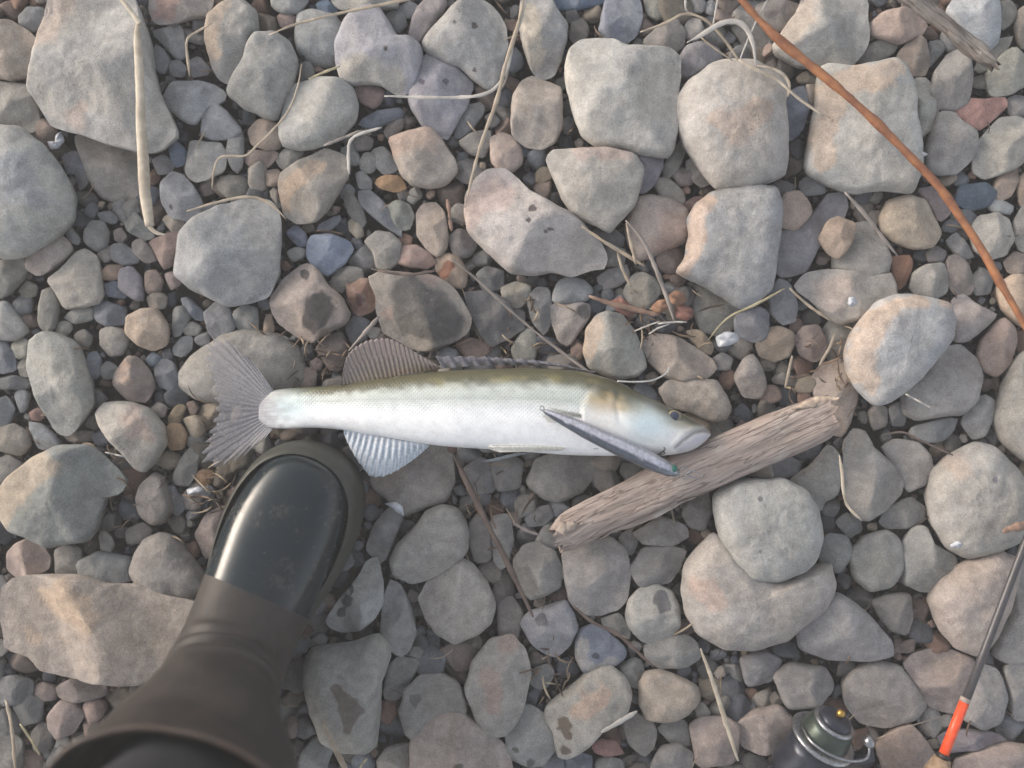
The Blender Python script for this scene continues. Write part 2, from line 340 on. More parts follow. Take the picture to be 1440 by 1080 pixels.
# ------------------------------------------------------------------ stones: colour | outline | label | short name | options
STONES = '''
#a6a4a2|72 0 60 45 58 70 50 105 46 125 62 150 75 172 110 183 150 197 205 210 222 205 245 185 235 160 220 130 208 90 205 55 190 10 175 -25 85 -25|large pale grey slab under the thick reed stem, upper left|reed-crossed slab|B=#b3a298:72,50,26;80,20,24;110,165,20 p=4 h=.42 f=1 pit=.15
#a1978f|-15 30 15 30 40 45 55 60 57 80 45 105 20 112 -10 108 -25 80|rounded pinkish stone with grey patch at left edge, near top corner|pink left-edge stone|B=#868582:36,80,18
#8d8b88|-10 115 20 118 48 120 53 150 55 180 40 187 0 177 -15 170|squarish grey stone at left edge under the pinkish rounded one|squarish left-edge stone|p=4
#a3a3a1|-30 200 -5 180 30 183 60 205 85 240 100 275 97 305 75 335 30 358 5 360 -30 330|big smooth pale oval stone cut off by the left edge|big left oval stone|B=#8c9099:35,260,38 p=3 h=.5 f=0 pit=.1
#8f8a86|108 195 125 188 190 200 208 235 200 270 195 282 160 283 140 275 125 250|flat brownish stone partly beneath the reed stem|flat brown stone|z=-.012 p=4 h=.4
#a59f9d|212 -15 210 15 220 33 240 33 262 26 290 22 298 5 295 -20|grey stone with a reddish face cut by the top edge|red-faced stone|B=#a1817a:235,6,20
#8f9093|213 45 235 40 245 32 255 40 262 65 258 82 245 80 228 60
#86868a|218 62 232 72 240 85 230 105 214 95
#969593|330 2 345 5 360 18 363 40 350 75 335 105 322 118 308 110 298 90 290 55 295 25 310 12|upright oval stone with a tan left flank beside the top edge|tan-flanked oval|B=#b3a08f:298,40,16;300,75,15;312,18,14 f=2 h=.7
#9a9a99|360 50 385 48 405 60 418 85 412 115 400 140 388 168 370 163 340 148 320 130 330 105 345 85 350 65|long grey stone lying beside the tan-flanked upright oval|long grey stone|f=2
#96979a|245 115 275 114 300 120 316 130 314 143 290 150 275 175 262 172 240 155 225 142|wedge-shaped grey stone just right of the large reed-crossed slab|grey wedge stone|f=2
#94959a|290 148 305 145 320 158 342 185 325 195 300 197 283 190 285 165
#a09e9c|268 198 310 202 318 215 315 240 290 252 275 256 262 245 264 220|small pale blocky stone right of the reed stem|pale block|f=2
#9a9a9b|325 185 335 182 342 190 342 225 337 243 325 235 319 215
#707a8c|238 202 250 200 262 212 260 230 245 235 240 220
#85858a|215 225 232 217 245 230 240 243 222 245
#8f9197|240 243 255 245 272 262 285 285 280 300 265 310 240 305 228 285 227 260|bluish grey stone with one dark pit right of the reed stem|bluish pitted stone|D=#4c4a4e:243,292,4
#86868a|268 85 280 80 295 95 292 105 270 108
#8a8a8c|238 88 252 84 262 95 256 108 240 106
#7d8084|28 25 40 12 62 12 70 25 65 40 45 44 30 38
#6d6d74|88 220 105 213 120 222 117 243 95 245
#77767a|105 240 120 235 125 258 112 268
#97999b|418 20 440 15 470 22 485 40 480 85 465 95 440 90 420 75 416 50|plain rounded grey stone left of the heart-shaped stone|plain round stone|z=-.008 f=0
#9a9aa2|500 15 520 10 535 15 545 30 553 45 562 55 578 54 590 65 592 80 585 110 575 128 560 132 545 125 535 118 520 115 495 118 480 110 474 85 475 55 485 30|heart-shaped grey stone with a notch, near the top edge|heart-shaped stone|B=#aaa59a:550,118,18;495,100,18;520,110,12 D=#5a5654:546,79,4 f=1
#9c9c9d|660 -5 680 3 700 20 710 40 712 65 703 100 695 122 685 125 667 112 650 95 620 85 598 70 597 58 610 42 625 25 640 8|large grey pitted stone at the top, left of the dry grass|pitted grey stone|D=#5c5858:668,43,5;641,40,3;668,103,3 f=1 pit=.5
#9a98a0|600 77 620 85 645 100 665 120 655 150 640 175 630 195 615 190 595 175 580 155 575 135 583 110|mauve-grey stone crossed by a white curved grass blade|mauve crossed stone|D=#66616a:628,120,4;594,121,4 z=-.004 f=1
#a3a3a2|415 120 450 112 480 113 495 125 503 150 500 165 485 185 460 203 430 210 400 205 393 190 398 160 405 135|pale speckled stone below the plain round grey one|pale speckled stone|f=1 pit=.35
#9c9c9a|462 -20 470 5 480 14 500 12 560 12 556 -20
#9da0a2|380 -15 385 10 400 19 420 17 433 0 430 -15
#9d8c88|390 22 402 17 416 24 412 38 395 38
#6b7c92|445 5 460 0 475 12 472 22 450 20
#8d8f92|540 25 552 15 568 20 572 36 560 46 545 40
#8b868a|598 0 625 -5 628 10 610 35 590 62 575 52 580 25 588 10|slim tilted purplish stone between heart-shaped and pitted stones|slim purplish stone|f=2
#85868c|558 12 575 2 588 8 582 24 566 26
#9a8682|497 128 510 119 530 121 541 130 535 145 525 152 510 145
#7d8491|502 172 530 157 565 152 567 165 545 173 520 182
#8b8583|540 185 548 172 568 165 567 180 555 190 545 195
#a39b95|547 197 560 190 600 180 612 185 625 205 640 225 642 240 630 258 605 265 580 260 565 245 555 220|rounded stone with a peach upper side below the mauve stone|peach-topped stone|B=#b79f92:595,197,22;560,205,18 f=1
#86878a|655 150 678 145 680 160 665 180 645 195 638 190
#8f8b88|645 200 665 187 688 183 690 200 680 222 660 215
#a0938d|690 195 705 187 720 192 733 210 735 230 720 243 700 240 690 225
#95908b|393 260 397 245 420 230 440 220 455 210 480 218 490 230 488 248 475 270 460 295 445 310 420 313 400 300|brown stone with a diagonal tan band, left of the peach-topped stone|tan-banded stone|B=#b8a18d:408,265,14;430,252,11;450,238,11;400,285,11 f=2
#a3968d|350 185 365 168 385 172 394 190 393 208 375 210 355 203
#9a8d88|350 212 388 212 390 220 375 236 352 234 345 225
#8b8b8a|388 225 400 210 420 208 427 217 415 232 398 238
#8b8c8c|478 210 495 203 505 220 505 233 488 230
#888786|505 228 513 215 526 216 532 230 524 243 510 242
#8d8e90|522 212 540 207 553 222 558 240 540 245 530 235
#84807e|495 200 508 190 524 195 522 210 502 212
#b89878|527 255 540 247 562 248 572 265 555 270 535 265
#8d8d8f|500 245 510 241 522 252 522 268 505 265
#85878c|478 265 490 258 500 268 492 280 480 278
#a8a3a2|690 243 712 240 730 255 745 272 770 285 800 300 820 318 840 340 849 360 845 375 825 378 800 387 775 380 750 385 720 383 700 365 680 345 660 325 657 300 660 275 672 255|large pinkish-white pitted stone in the middle of the photo|pink pitted stone|B=#b09d99:690,275,30;670,305,22 D=#5d5658:768,330,4;775,328,3;748,298,5;742,318,4 f=1 pit=.8 h=.55
#98989a|735 -10 770 -10 782 15 797 35 795 60 788 85 778 105 762 110 748 100 738 70 730 35|long upright stone, cream left half, at the top edge|cream-sided stone|B=#b7ae9f:740,20,17;748,55,14;755,90,12 f=2 h=.7
#9c9590|722 135 735 115 748 108 770 118 788 125 790 150 790 180 780 200 760 209 740 205 722 192 720 165|blocky pinkish stone under the cream-sided upright stone|blocky pinkish stone|f=2
#aba9a6|797 95 805 70 820 57 845 60 865 62 880 70 905 70 940 72 954 85 954 110 950 140 952 170 945 205 935 218 900 212 870 207 838 203 820 190 810 160 800 125|large pale squarish boulder with one grey patch on top|pale square boulder|B=#8f8f91:885,98,17;893,88,14 p=4 h=.5 f=1
#aaa6a3|1000 95 1030 87 1060 92 1090 105 1105 125 1100 150 1105 180 1105 220 1100 245 1075 255 1040 268 1010 262 990 240 965 205 955 180 955 140 970 115|large rounded pale boulder with peach stain under the grass tangle|round pale boulder|B=#b6a294:1030,190,26;1000,180,14;1060,165,14 p=3 h=.5 f=0
#a29f9c|770 225 780 213 800 212 855 210 890 220 903 235 900 255 890 290 870 310 857 325 835 315 805 300 790 275 780 250|pale stone with flat pinkish top edge below the square boulder|flat-topped pale stone|B=#ab9893:820,217,14;850,216,12;875,222,10 f=2 z=.008
#848893|852 0 880 -8 900 0 903 25 895 50 880 62 855 60 842 45 847 20|blue and white stone standing at the top edge|blue-white stone|B=#adafb3:888,30,14;880,10,9 f=2
#667488|775 -10 850 -10 848 5 810 14 782 12
#8f8a86|805 30 820 25 828 40 825 55 808 62 800 50
#94948f|905 -5 925 -5 932 20 925 29 910 20
#938e8c|908 55 930 35 950 28 962 45 960 65 945 73 925 68 907 65
#807f84|953 85 965 65 985 60 1010 70 1017 85 990 100 965 112 955 105
#8d8b8a|962 40 970 26 985 28 990 45 980 58 966 55
#8a8a8d|965 0 980 -6 993 4 988 18 970 16
#94969a|990 6 1002 0 1010 12 1002 22 992 18
#8c8a88|1027 20 1045 5 1080 2 1092 25 1085 60 1065 70 1040 58 1030 40|brownish grey rounded stone touched by the rusty stem, top edge|stem-touched stone|z=-.01
#8f8c95|895 215 905 205 930 210 933 235 920 260 905 272 893 268
#9a9a94|933 245 935 230 950 205 962 194 965 210 955 235 940 252
#a09b97|965 228 985 218 1000 235 1002 255 985 262 970 250
#9a9791|920 258 930 250 945 255 960 270 963 285 950 290 930 280
#93898a|945 245 958 235 975 242 972 260 955 262
#6e7887|725 205 735 200 750 212 745 222 730 218
#a09f9d|1135 -10 1205 -15 1217 5 1220 50 1215 70 1195 92 1160 92 1125 92 1095 75 1088 65 1105 40 1120 20|big pale angular stone behind the rusty stem at the top edge|pale angular stone|B=#ab9d92:1110,50,18;1130,15,16 f=2 h=.5
#a5a4a2|1155 100 1165 97 1195 100 1225 95 1255 88 1268 98 1278 125 1280 160 1288 200 1291 240 1278 268 1240 262 1205 268 1170 260 1140 242 1135 230 1142 190 1150 140|large stone with tan left and upper sides crossed by the rusty stem|stem-crossed boulder|B=#bba592:1165,130,19;1158,170,17;1148,215,15;1225,118,17;1250,104,13;1195,115,15;1150,240,10 f=2 p=4 h=.5
#a3928a|1222 35 1240 18 1270 12 1295 20 1303 35 1295 50 1265 62 1240 55 1225 50|reddish rounded stone right of the pale angular stone|reddish round stone|f=1
#8f8d89|1205 88 1220 65 1240 55 1262 62 1255 75 1230 90
#a0948c|1290 51 1300 60 1307 85 1300 105 1280 106 1258 90 1268 70
#88898a|1305 60 1322 57 1330 68 1315 85 1303 100
#8e8b89|1335 75 1350 70 1362 80 1365 110 1360 145 1340 155 1318 152 1310 130 1315 100|dark grey upright oval stone below the grey driftwood stick|dark upright oval|f=1
#a3a19c|1285 112 1300 110 1315 125 1320 155 1312 180 1290 197 1285 180 1288 150 1280 125|narrow pale stone tucked against the right side of the stem-crossed boulder|narrow pale stone|f=2
#a5827c|1340 157 1355 138 1380 140 1412 137 1417 148 1400 165 1378 183 1360 178|brick-red stone near the right edge|brick-red stone|f=2
#9c9998|1320 158 1340 160 1350 172 1370 185 1374 200 1365 225 1345 243 1320 245 1305 235 1302 215 1310 185|mauve-grey stone below the brick-red stone|mauve-grey right stone|f=2
#9f9d99|1370 215 1380 195 1405 167 1430 165 1455 175 1455 215 1430 235 1400 247 1385 250 1370 240|pale grey stone cut by the right edge, under the brick-red one|pale right-edge stone|f=2
#a1a4a9|1345 -8 1400 -8 1405 30 1402 60 1388 72 1365 55 1345 35 1332 15|light bluish stone behind the grey driftwood stick, top right|light bluish stone|f=1
#98968f|1405 5 1420 0 1430 12 1425 30 1410 42 1402 35
#9b9891|1424 53 1415 70 1395 95 1380 102 1370 95 1385 75 1405 55
#97968f|1385 105 1410 75 1425 68 1450 90 1450 115 1420 133 1395 135
#989089|1432 15 1455 5 1455 68 1435 65 1428 40
#8d8880|1365 112 1380 106 1400 114 1396 125 1370 124
#8d8b8c|1415 140 1430 134 1448 140 1445 162 1422 164
#a3958c|1400 255 1412 235 1428 233 1432 248 1422 275 1405 282 1397 270
#a3958b|1430 255 1442 242 1458 245 1458 288 1436 290
#5f6b7a|1350 262 1385 258 1400 270 1390 290 1365 295 1345 285
#7f8592|1096 150 1110 130 1130 120 1138 150 1130 180 1112 199 1100 185|slate-blue stone wedged between the two large pale boulders, upper right|slate-blue wedge|f=2
#a8a09b|1133 120 1150 118 1152 145 1145 152 1133 145
#7d7a74|1120 108 1135 100 1155 106 1150 118 1125 118
#8f8885|1062 10 1090 0 1125 8 1118 25 1100 42 1080 40
#8e8f92|1124 258 1138 245 1158 250 1160 272 1130 275
#86858a|1080 262 1100 254 1118 262 1114 280 1085 280
#9b928e|35 367 45 350 80 330 95 338 102 352 90 365 65 382 55 388 38 378
#97938e|70 390 85 380 105 358 120 352 135 362 140 385 145 415 135 428 110 432 92 433 80 412 68 395|brown-grey blocky stone below right of the big left oval|brown blocky stone|f=2
#8a8985|-10 368 30 367 36 380 30 395 10 415 -10 420
#9a9b9d|255 330 275 308 310 292 345 283 380 285 390 300 393 340 390 385 375 415 345 425 320 428 295 415 265 400 250 388 252 360|large grey rounded block above the fish tail|grey round block|f=1 p=3.5 h=.5 pit=.4
#8f8f8e|120 325 130 312 145 312 152 325 150 345 135 353 120 340
#968f8b|135 357 155 345 157 365 148 370
#8c8d90|157 345 172 342 190 355 197 368 175 373 158 365
#968f8b|187 340 200 336 212 350 220 365 205 370 188 355
#97857f|211 340 235 330 252 327 256 345 245 370 232 378 222 360
#a29990|228 308 243 300 258 312 262 325 245 330
#8b8b89|172 305 190 298 200 310 218 330 205 338 180 325
#9a8f8b|160 325 170 320 178 332 172 342 162 338
#a08c7e|141 385 152 373 172 373 175 388 158 394 145 392
#8b8890|170 380 185 375 198 390 202 420 190 422 167 405
#777d8c|145 402 162 395 180 408 175 420 150 416
#94867f|205 382 220 380 229 395 225 410 205 412
#9a8c89|232 385 245 382 255 400 240 408
#a59c93|207 418 220 410 235 416 232 434 212 434
#a6978a|180 445 200 435 220 434 232 450 237 465 235 485 215 493 195 485 178 470|angular tan stone among small pebbles left of the grey round block|angular tan stone|f=4 h=.7
#97938f|142 465 155 460 175 465 180 480 172 498 155 500 142 485
#7f838d|132 430 150 425 172 432 178 455 150 458 135 450
#7e8086|153 438 162 429 176 432 178 444 166 449 155 446
#8f8f8d|245 435 258 430 268 445 255 470 242 473
#858a95|252 422 265 418 288 440 290 450 275 450
#85868a|288 440 305 425 322 435 330 460 315 475 295 470
#929495|328 440 345 428 362 435 362 465 345 468 333 458
#8b8a88|256 458 270 452 285 460 278 472 260 470
#919397|243 490 255 475 270 472 270 490 258 502 245 498
#96938f|255 525 275 500 310 475 345 465 385 470 420 490 430 530 400 560 340 570 280 560 255 545|wide grey stone lying beneath the fish's tail fin|tail-covered stone|z=-.014 h=.45 p=3.5 f=0
#857b77|160 540 165 520 180 502 195 503 212 525 218 545 205 565 180 563|dark stone with a pale pink stripe left of the fish tail|pink-striped stone|B=#b39d8f:172,530,8;185,536,7;178,515,8 f=2
#7f8289|217 520 230 505 245 512 250 535 240 550 222 540
#66717e|205 505 215 495 228 502 226 514 210 515
#a0a09d|45 480 60 470 85 472 108 485 118 515 127 545 130 570 115 590 100 608 88 610 75 600 60 570 50 540 42 510|tall pale mottled oval stone near the left edge|pale mottled oval|f=1 pit=.3
#9a9a93|16 485 30 475 42 480 42 500 25 505
#9b9b9b|-10 430 10 425 25 445 40 465 20 478 -10 475
#86847f|60 410 75 405 82 430 78 460 65 467 55 455
#807f78|28 408 38 395 52 402 50 416 34 420
#73767c|18 428 30 415 45 420 45 438 28 444
#9a9892|78 462 86 452 98 453 102 464 92 473 81 471
#8f8f8d|90 445 110 433 130 432 130 450 105 455
#7a7f88|-10 485 8 480 20 500 22 520 0 525
#85837e|25 512 36 502 46 512 42 530 28 528
#7a7876|105 470 118 463 130 472 126 488 110 488
#80858f|122 500 134 494 142 505 140 530 126 533
#8f908f|140 518 152 508 165 516 162 532 146 533
#77797c|-5 534 20 528 45 536 40 546 0 548
#84868a|137 300 155 297 167 308 160 315 142 310
#8b8b8c|90 322 100 318 112 335 112 345 98 340
#85868b|255 310 260 300 290 288 312 287 300 297 270 313
#8a8886|480 265 495 270 510 295 515 315 505 318 490 300
#83858a|505 272 520 268 540 285 550 305 567 325 560 332 545 320 525 305 508 288
#9b9c96|545 290 560 282 575 288 582 305 575 322 560 322 550 305
#a89f91|490 312 498 307 508 318 512 330 503 336 492 325
#a0968f|586 300 595 288 612 285 625 298 630 330 628 350 615 362 600 350 587 332|upright pinkish oval stone left of the pink pitted stone|upright pinkish oval|f=1
#7b8496|432 345 438 332 465 329 490 340 496 350 485 370 472 380 460 388 440 375 432 362|smooth slate-blue stone right of the grey round block|smooth blue stone|f=1 h=.5
#8c909a|445 325 450 315 475 302 480 308 465 325
#7a8090|403 325 418 317 430 328 432 345 422 348 408 335
#9a9a96|403 355 415 348 430 350 428 362 412 369
#96938f|512 340 530 325 550 328 565 342 560 370 545 380 530 378 525 355
#a08a83|553 358 565 347 585 345 605 358 612 370 600 377 575 375 555 368|small reddish oval lying below the upright pinkish oval|reddish oval
#a08274|560 336 568 328 580 334 577 346 565 346
#9b8c80|613 365 630 357 645 362 655 380 655 400 645 405 625 395 614 380|small tan block with a rust-brown stain, above the big dark stone|rust-stained block|D=#6f4c3c:625,385,9;632,375,8
#8b8682|520 392 540 384 575 386 610 390 635 405 652 430 661 448 655 465 635 480 605 493 580 488 555 475 540 465 533 440 530 415|large dark damp stone with pinkish rim just above the fish|dark damp stone|D=#5d5b5a:600,430,32;570,420,22;620,455,26;575,460,16 B=#9b8780:548,440,12;600,392,14 f=2
#978d88|382 418 400 395 425 375 435 372 450 385 458 400 480 420 490 440 485 455 460 465 440 480 415 470 395 455 385 440|pinkish brown stone with a black wet patch, above the fish's tail|black-patched stone|D=#4f4b4c:452,436,20;445,455,14;432,389,6 f=1
#8d7268|488 398 500 393 525 394 528 410 525 435 505 443 495 435 490 415|small rust-red block between black-patched and dark damp stones|rust-red block|B=#a38c7e:505,397,8;495,405,6 D=#5b4644:508,422,8 f=2
#8d8a87|464 398 475 380 490 375 507 378 510 392 490 400 480 412
#5f5f62|652 412 690 410 715 425 725 445 740 460 715 475 690 487 675 470 663 445|dark flat slate piece right of the dark damp stone|dark slate|p=5 h=.3
#7f7b7c|630 335 645 322 665 328 670 345 660 360 640 362
#7d7d7f|670 385 685 375 708 382 706 405 680 410
#6a6b70|486 458 500 444 520 452 516 476 494 482
#857a76|445 490 460 475 480 468 488 490 480 520 465 520 455 505
#98897d|372 445 380 440 386 462 380 490 371 480
#b07a4a|365 495 371 487 378 492 376 502 368 504|tiny bright orange pebble above the fish tail|orange pebble
#b9bcbe|392 476 399 472 407 477 404 483 395 484
#8d8580|382 512 394 496 412 500 415 520 402 532 386 528
#9a8c88|420 530 432 516 446 524 442 546 426 546
#9a8a86|435 510 445 503 455 509 451 520 439 520
#a09590|885 300 895 280 915 275 945 283 965 295 968 320 962 340 940 350 915 362 900 365 885 345 878 320|pinkish brown stone right of the pink pitted stone's tip|pinkish brown stone|B=#a58d83:945,320,25;930,345,16 f=1 z=-.004
#9b9c9f|1000 275 1030 268 1065 264 1088 268 1095 290 1093 330 1088 370 1083 405 1060 425 1040 430 1015 415 990 400 965 388 952 380 965 365 970 335 968 310 980 290|large flat grey stone with a tan left rim, right of centre|tan-rimmed flat stone|B=#b89f8d:976,310,11;974,340,10;970,365,11;960,380,10;990,285,10 f=0 p=5 h=.45
#9d9d9a|822 495 825 465 838 445 855 440 875 445 893 470 905 500 908 515 895 528 870 532 845 525 828 515|grey egg-shaped stone, tan left side, above the fish's shoulder|egg-shaped stone|B=#b09c8b:828,480,12;835,455,11;826,500,9 f=2 pit=.3 h=.7
#a0968f|903 483 918 470 950 473 975 488 1000 505 1007 518 995 530 960 537 935 530 915 510|pinkish angular stone right of the egg-shaped stone|pinkish angular stone|f=2
#9da0a4|780 410 787 395 800 390 820 395 833 408 825 422 800 428 778 425
#999391|775 428 795 428 815 425 830 430 828 448 812 470 800 487 785 478 775 450|small pinkish stone with dark side left of the egg-shaped stone|dark-sided small stone|D=#63605f:820,440,9
#8d8e90|742 420 755 405 772 408 775 430 773 455 765 470 748 450
#98958f|705 405 725 397 745 402 745 420 730 432 710 428
#9d9a94|878 410 890 388 905 384 922 395 928 410 915 430 905 434 885 425|small rounded grey stone among broken straw, centre right|straw-side stone
#908e8f|840 390 855 380 880 372 885 390 870 402 848 407
#93938f|720 490 735 465 748 460 755 480 752 505 725 508
#7d7d80|705 445 720 432 738 440 736 462 714 466
#a39687|965 465 985 465 1003 485 1000 498 985 497
#9b9994|970 400 1000 405 1030 425 1050 435 1045 455 1010 472 985 465 975 440|crusty grey lump under the tan-rimmed flat stone|crusty lump|z=-.012 h=.4 pit=.6
#8b8c93|1035 445 1065 432 1080 440 1078 475 1060 480 1035 470
#a3968a|1064 485 1075 465 1095 460 1113 468 1116 480 1108 500 1090 507 1070 500|small tan round stone right of the crusty lump|tan round stone
#a39c96|927 548 940 535 975 533 1005 535 1020 555 1027 575 1020 590 1000 593 970 580 940 572|smooth pale stone touching the top of the fish's head|head-side stone|f=1
#9a9491|1032 530 1045 505 1058 498 1070 515 1078 540 1070 560 1045 558
#8f8c8c|1000 505 1015 496 1030 504 1026 520 1004 520
#96807c|955 290 975 278 990 275 985 290 968 298
#8b8886|845 358 860 345 880 352 876 374 852 374
#a89990|1095 290 1105 273 1125 270 1138 290 1140 300 1120 322 1095 318 1090 310|small tan block lying on the mauve stone right of the tan-rimmed one|small tan block|f=2 z=.012
#918f94|1086 345 1095 325 1130 310 1145 300 1160 275 1185 272 1190 295 1175 330 1150 345 1135 380 1110 388 1095 385 1087 365|mauve stone under the small tan block|mauve stone|z=-.006
#b3a091|1152 335 1165 312 1178 306 1202 315 1198 335 1190 352 1178 363 1165 355|small angular peach stone lying on a pale lump|angular peach stone|f=3 z=.014
#a5a29f|1195 318 1220 312 1240 340 1252 365 1245 385 1220 400 1190 395 1170 375 1175 345|pale lump beneath the angular peach stone|pale lump|z=-.004
#a39f9c|1118 405 1135 385 1170 380 1200 382 1225 390 1248 384 1256 400 1258 425 1240 440 1205 450 1180 455 1160 440 1140 420|broad pale lumpy stone left of the big tan-edged oval|pale lumpy stone|B=#aa9c95:1170,415,24 f=2
#8d8c8a|1165 450 1200 445 1225 440 1215 470 1200 500 1190 520 1170 510 1150 480|grey stone sunk beneath the pale lumpy one|sunken grey stone|z=-.012
#a89d91|1238 305 1248 283 1275 275 1300 283 1315 310 1322 330 1310 347 1285 350 1260 340 1242 325|round rough tan stone left of the rusty stem|round tan stone|pit=.4
#a57f6c|1253 362 1280 360 1283 375 1272 400 1262 408 1256 390|small rust-orange wedge below the round tan stone|rust-orange wedge
#96938f|1283 385 1300 373 1325 370 1332 385 1332 410 1315 420 1290 418 1280 405
#958d8a|1332 365 1345 358 1358 370 1370 395 1365 412 1345 415 1335 400
#a09c97|1365 325 1375 305 1400 300 1420 310 1424 335 1415 358 1390 365 1370 350|rounded grey stone just right of the rusty stem's lower part|stem-side round stone
#9fa0a3|1235 425 1260 416 1300 420 1330 428 1338 450 1336 475 1320 495 1300 520 1275 545 1250 562 1230 566 1212 550 1195 525 1190 500 1200 470 1218 443|large smooth grey oval with a tan left and upper edge|tan-edged oval|B=#b7a18f:1207,480,14;1200,515,13;1225,447,13;1250,428,11;1285,423,10;1318,430,9;1215,540,11 f=0 p=4.5 h=.5 z=.012
#9f9795|1340 420 1355 414 1375 430 1402 443 1385 460 1360 480 1342 480 1338 450|mauve wedge stone right of the tan-edged oval|mauve wedge|f=2
#9c8c85|1380 480 1395 460 1410 447 1425 460 1430 480 1420 510 1400 530 1383 520 1375 500|reddish brown stone near the right edge, under the rusty stem|reddish brown stone|f=2
#b3a192|1400 405 1420 388 1455 380 1455 470 1430 455 1410 435|tan stone at the right edge, behind the rusty stem's lower end|tan right-edge stone|z=-.004
#9a9694|1295 525 1330 490 1350 487 1375 508 1380 530 1370 565 1350 582 1320 585 1290 590 1270 580 1270 550|grey-mauve stone tucked under the tan-edged oval|grey-mauve tucked stone|z=-.004 f=1
#a39790|1140 535 1155 512 1180 506 1200 530 1204 560 1195 590 1185 612 1165 608 1150 580|tan-grey oval behind the driftwood's right end|driftwood-end stone|z=-.006
#9c8f8b|1118 475 1130 460 1150 458 1162 480 1158 500 1145 508 1125 498
#96979c|1082 415 1095 393 1110 400 1120 430 1118 450 1100 455 1085 440
#a09292|1290 268 1320 262 1338 285 1335 300 1320 312 1305 290
#8d8c8d|1330 340 1345 327 1360 345 1370 360 1350 365
#9f9c98|1428 310 1440 290 1455 290 1455 350 1435 352 1428 335
#9fa3a7|1385 283 1400 278 1425 290 1420 302 1395 298
#8b8b8d|1366 390 1380 376 1396 388 1392 412 1372 414
#9a8f88|1412 368 1428 354 1445 360 1445 384 1420 384
#8d898a|1302 355 1316 346 1330 354 1326 368 1306 368
#a3a09c|1420 520 1435 500 1460 490 1460 640 1440 650 1410 620 1400 590 1410 550|long pale stone cut by the right edge at mid-height|long right-edge stone
#888b8a|5 690 20 668 50 645 75 632 105 628 125 628 145 645 165 665 174 680 165 695 145 700 140 720 135 745 120 758 95 762 70 768 45 752 20 745 8 725 3 705|large two-tone stone, tan upper left and grey pitted rest, left edge|two-tone boulder|B=#b09f8d:40,665,28;20,700,22;70,650,20;18,735,13;90,655,14 f=1 h=.6 pit=.3
#a39f9a|138 580 150 567 180 566 210 575 230 600 233 625 222 645 205 662 195 660 180 640 160 620 145 600|pale wedge stone with rough pink top left of the tail fin|pale pink wedge|B=#a5928c:195,588,20;210,605,14 f=2 pit=.3 h=.7
#8b8582|192 700 200 680 218 665 230 672 240 700 245 715 232 735 215 737 198 725|brownish pebble right of the two-tone boulder|brownish stone|f=1
#85868b|230 690 243 682 255 700 260 715 248 725 238 715
#9d8f8a|10 780 22 765 45 755 62 770 70 785 68 800 50 808 25 812 10 800|pink angular stone under the two-tone boulder|pink angular stone|f=2
#928f8c|78 775 95 766 112 772 115 795 105 812 80 812
#8f8b89|190 780 205 760 225 750 245 755 265 780 285 805 290 825 270 842 235 845 200 830 185 805|smooth rounded grey stone left of the rubber boot|boot-side stone|f=0
#8f8481|275 750 290 725 310 712 335 715 330 750 315 780 290 785|reddish stone touching the boot's left side|boot-touching stone|z=-.006
#96918b|-10 605 20 597 38 608 42 625 30 640 -10 630
#8d9094|40 595 60 597 80 615 88 628 70 633 55 630
#8e9094|20 555 32 545 42 555 38 575 30 582
#9a8079|42 580 54 573 63 582 56 592 44 590
#a48c73|230 610 238 597 255 597 263 612 258 630 240 632
#a0907a|235 590 248 570 262 570 255 590 245 600
#8a827d|212 575 222 565 235 572 232 586 216 586
#8b8a88|243 672 255 645 270 627 280 640 275 665 265 682 248 680
#9c7f64|273 668 285 660 300 663 298 680 280 684
#77706c|90 612 110 605 135 608 130 620 100 622
#5f6470|130 612 146 604 160 612 156 626 136 626
#8a8583|178 745 200 735 215 745 205 762 180 765
#7f8182|110 790 140 775 185 785 190 815 150 835 115 825
#8d8b8a|-8 650 12 640 30 652 26 678 -8 682
#83868a|-8 565 10 558 20 575 12 598 -8 600
#a0968f|10 830 25 815 60 812 110 812 150 825 190 825 220 838 270 850 300 880 280 930 240 955 190 960 140 957 100 950 60 940 45 920 15 910 8 870|huge tan-grey slab left of the boot, lower left|lower-left slab|B=#b39f8c:72,840,20;45,890,12;130,870,22;95,830,14 p=4 h=.4 f=1
#8c807e|68 1005 85 985 108 988 118 1005 105 1030 80 1040 70 1025
#7d7472|80 965 105 952 148 958 150 978 110 988 85 982
#807674|45 970 58 960 80 966 78 984 52 986
#77797d|-6 958 18 950 45 958 42 985 5 992
#7b7d80|20 990 38 976 60 985 58 1012 32 1020
#7a7674|45 1030 58 1016 75 1024 72 1052 50 1056
#84827f|-8 1040 12 1028 32 1042 30 1088 -8 1090
#96918e|520 660 545 640 580 630 630 628 635 650 638 680 625 705 600 712 580 720 565 725 545 700 525 685|grey stone beneath the fish's anal fin, right of the boot|fin-side stone|B=#a0968c:545,675,16 f=1 h=.5 z=-.008
#8c8b8d|515 770 525 740 540 720 555 710 568 725 560 745 550 770 540 790 528 788
#94918e|550 785 560 765 585 740 600 720 620 711 645 718 657 745 656 775 640 795 610 810 580 820 555 805|rounded grey-brown stone right of the boot's toe|toe-side round stone|f=1
#a2a3a3|460 870 480 840 505 810 515 790 530 785 538 820 538 850 525 872 505 885 480 888 465 880|pale stone with a dark hollow against the boot's right side|hollowed pale stone|D=#56585a:490,843,9;497,828,6;480,860,7 f=1
#908f8d|432 925 440 912 490 905 530 895 545 910 548 925 535 960 533 1000 530 1045 515 1055 480 1052 455 1040 440 1000 430 960|large grey stone with brown round spots, right of the boot shaft|brown-spotted stone|D=#6a625e:502,983,14;482,955,7;497,1012,7 f=0 p=3.5
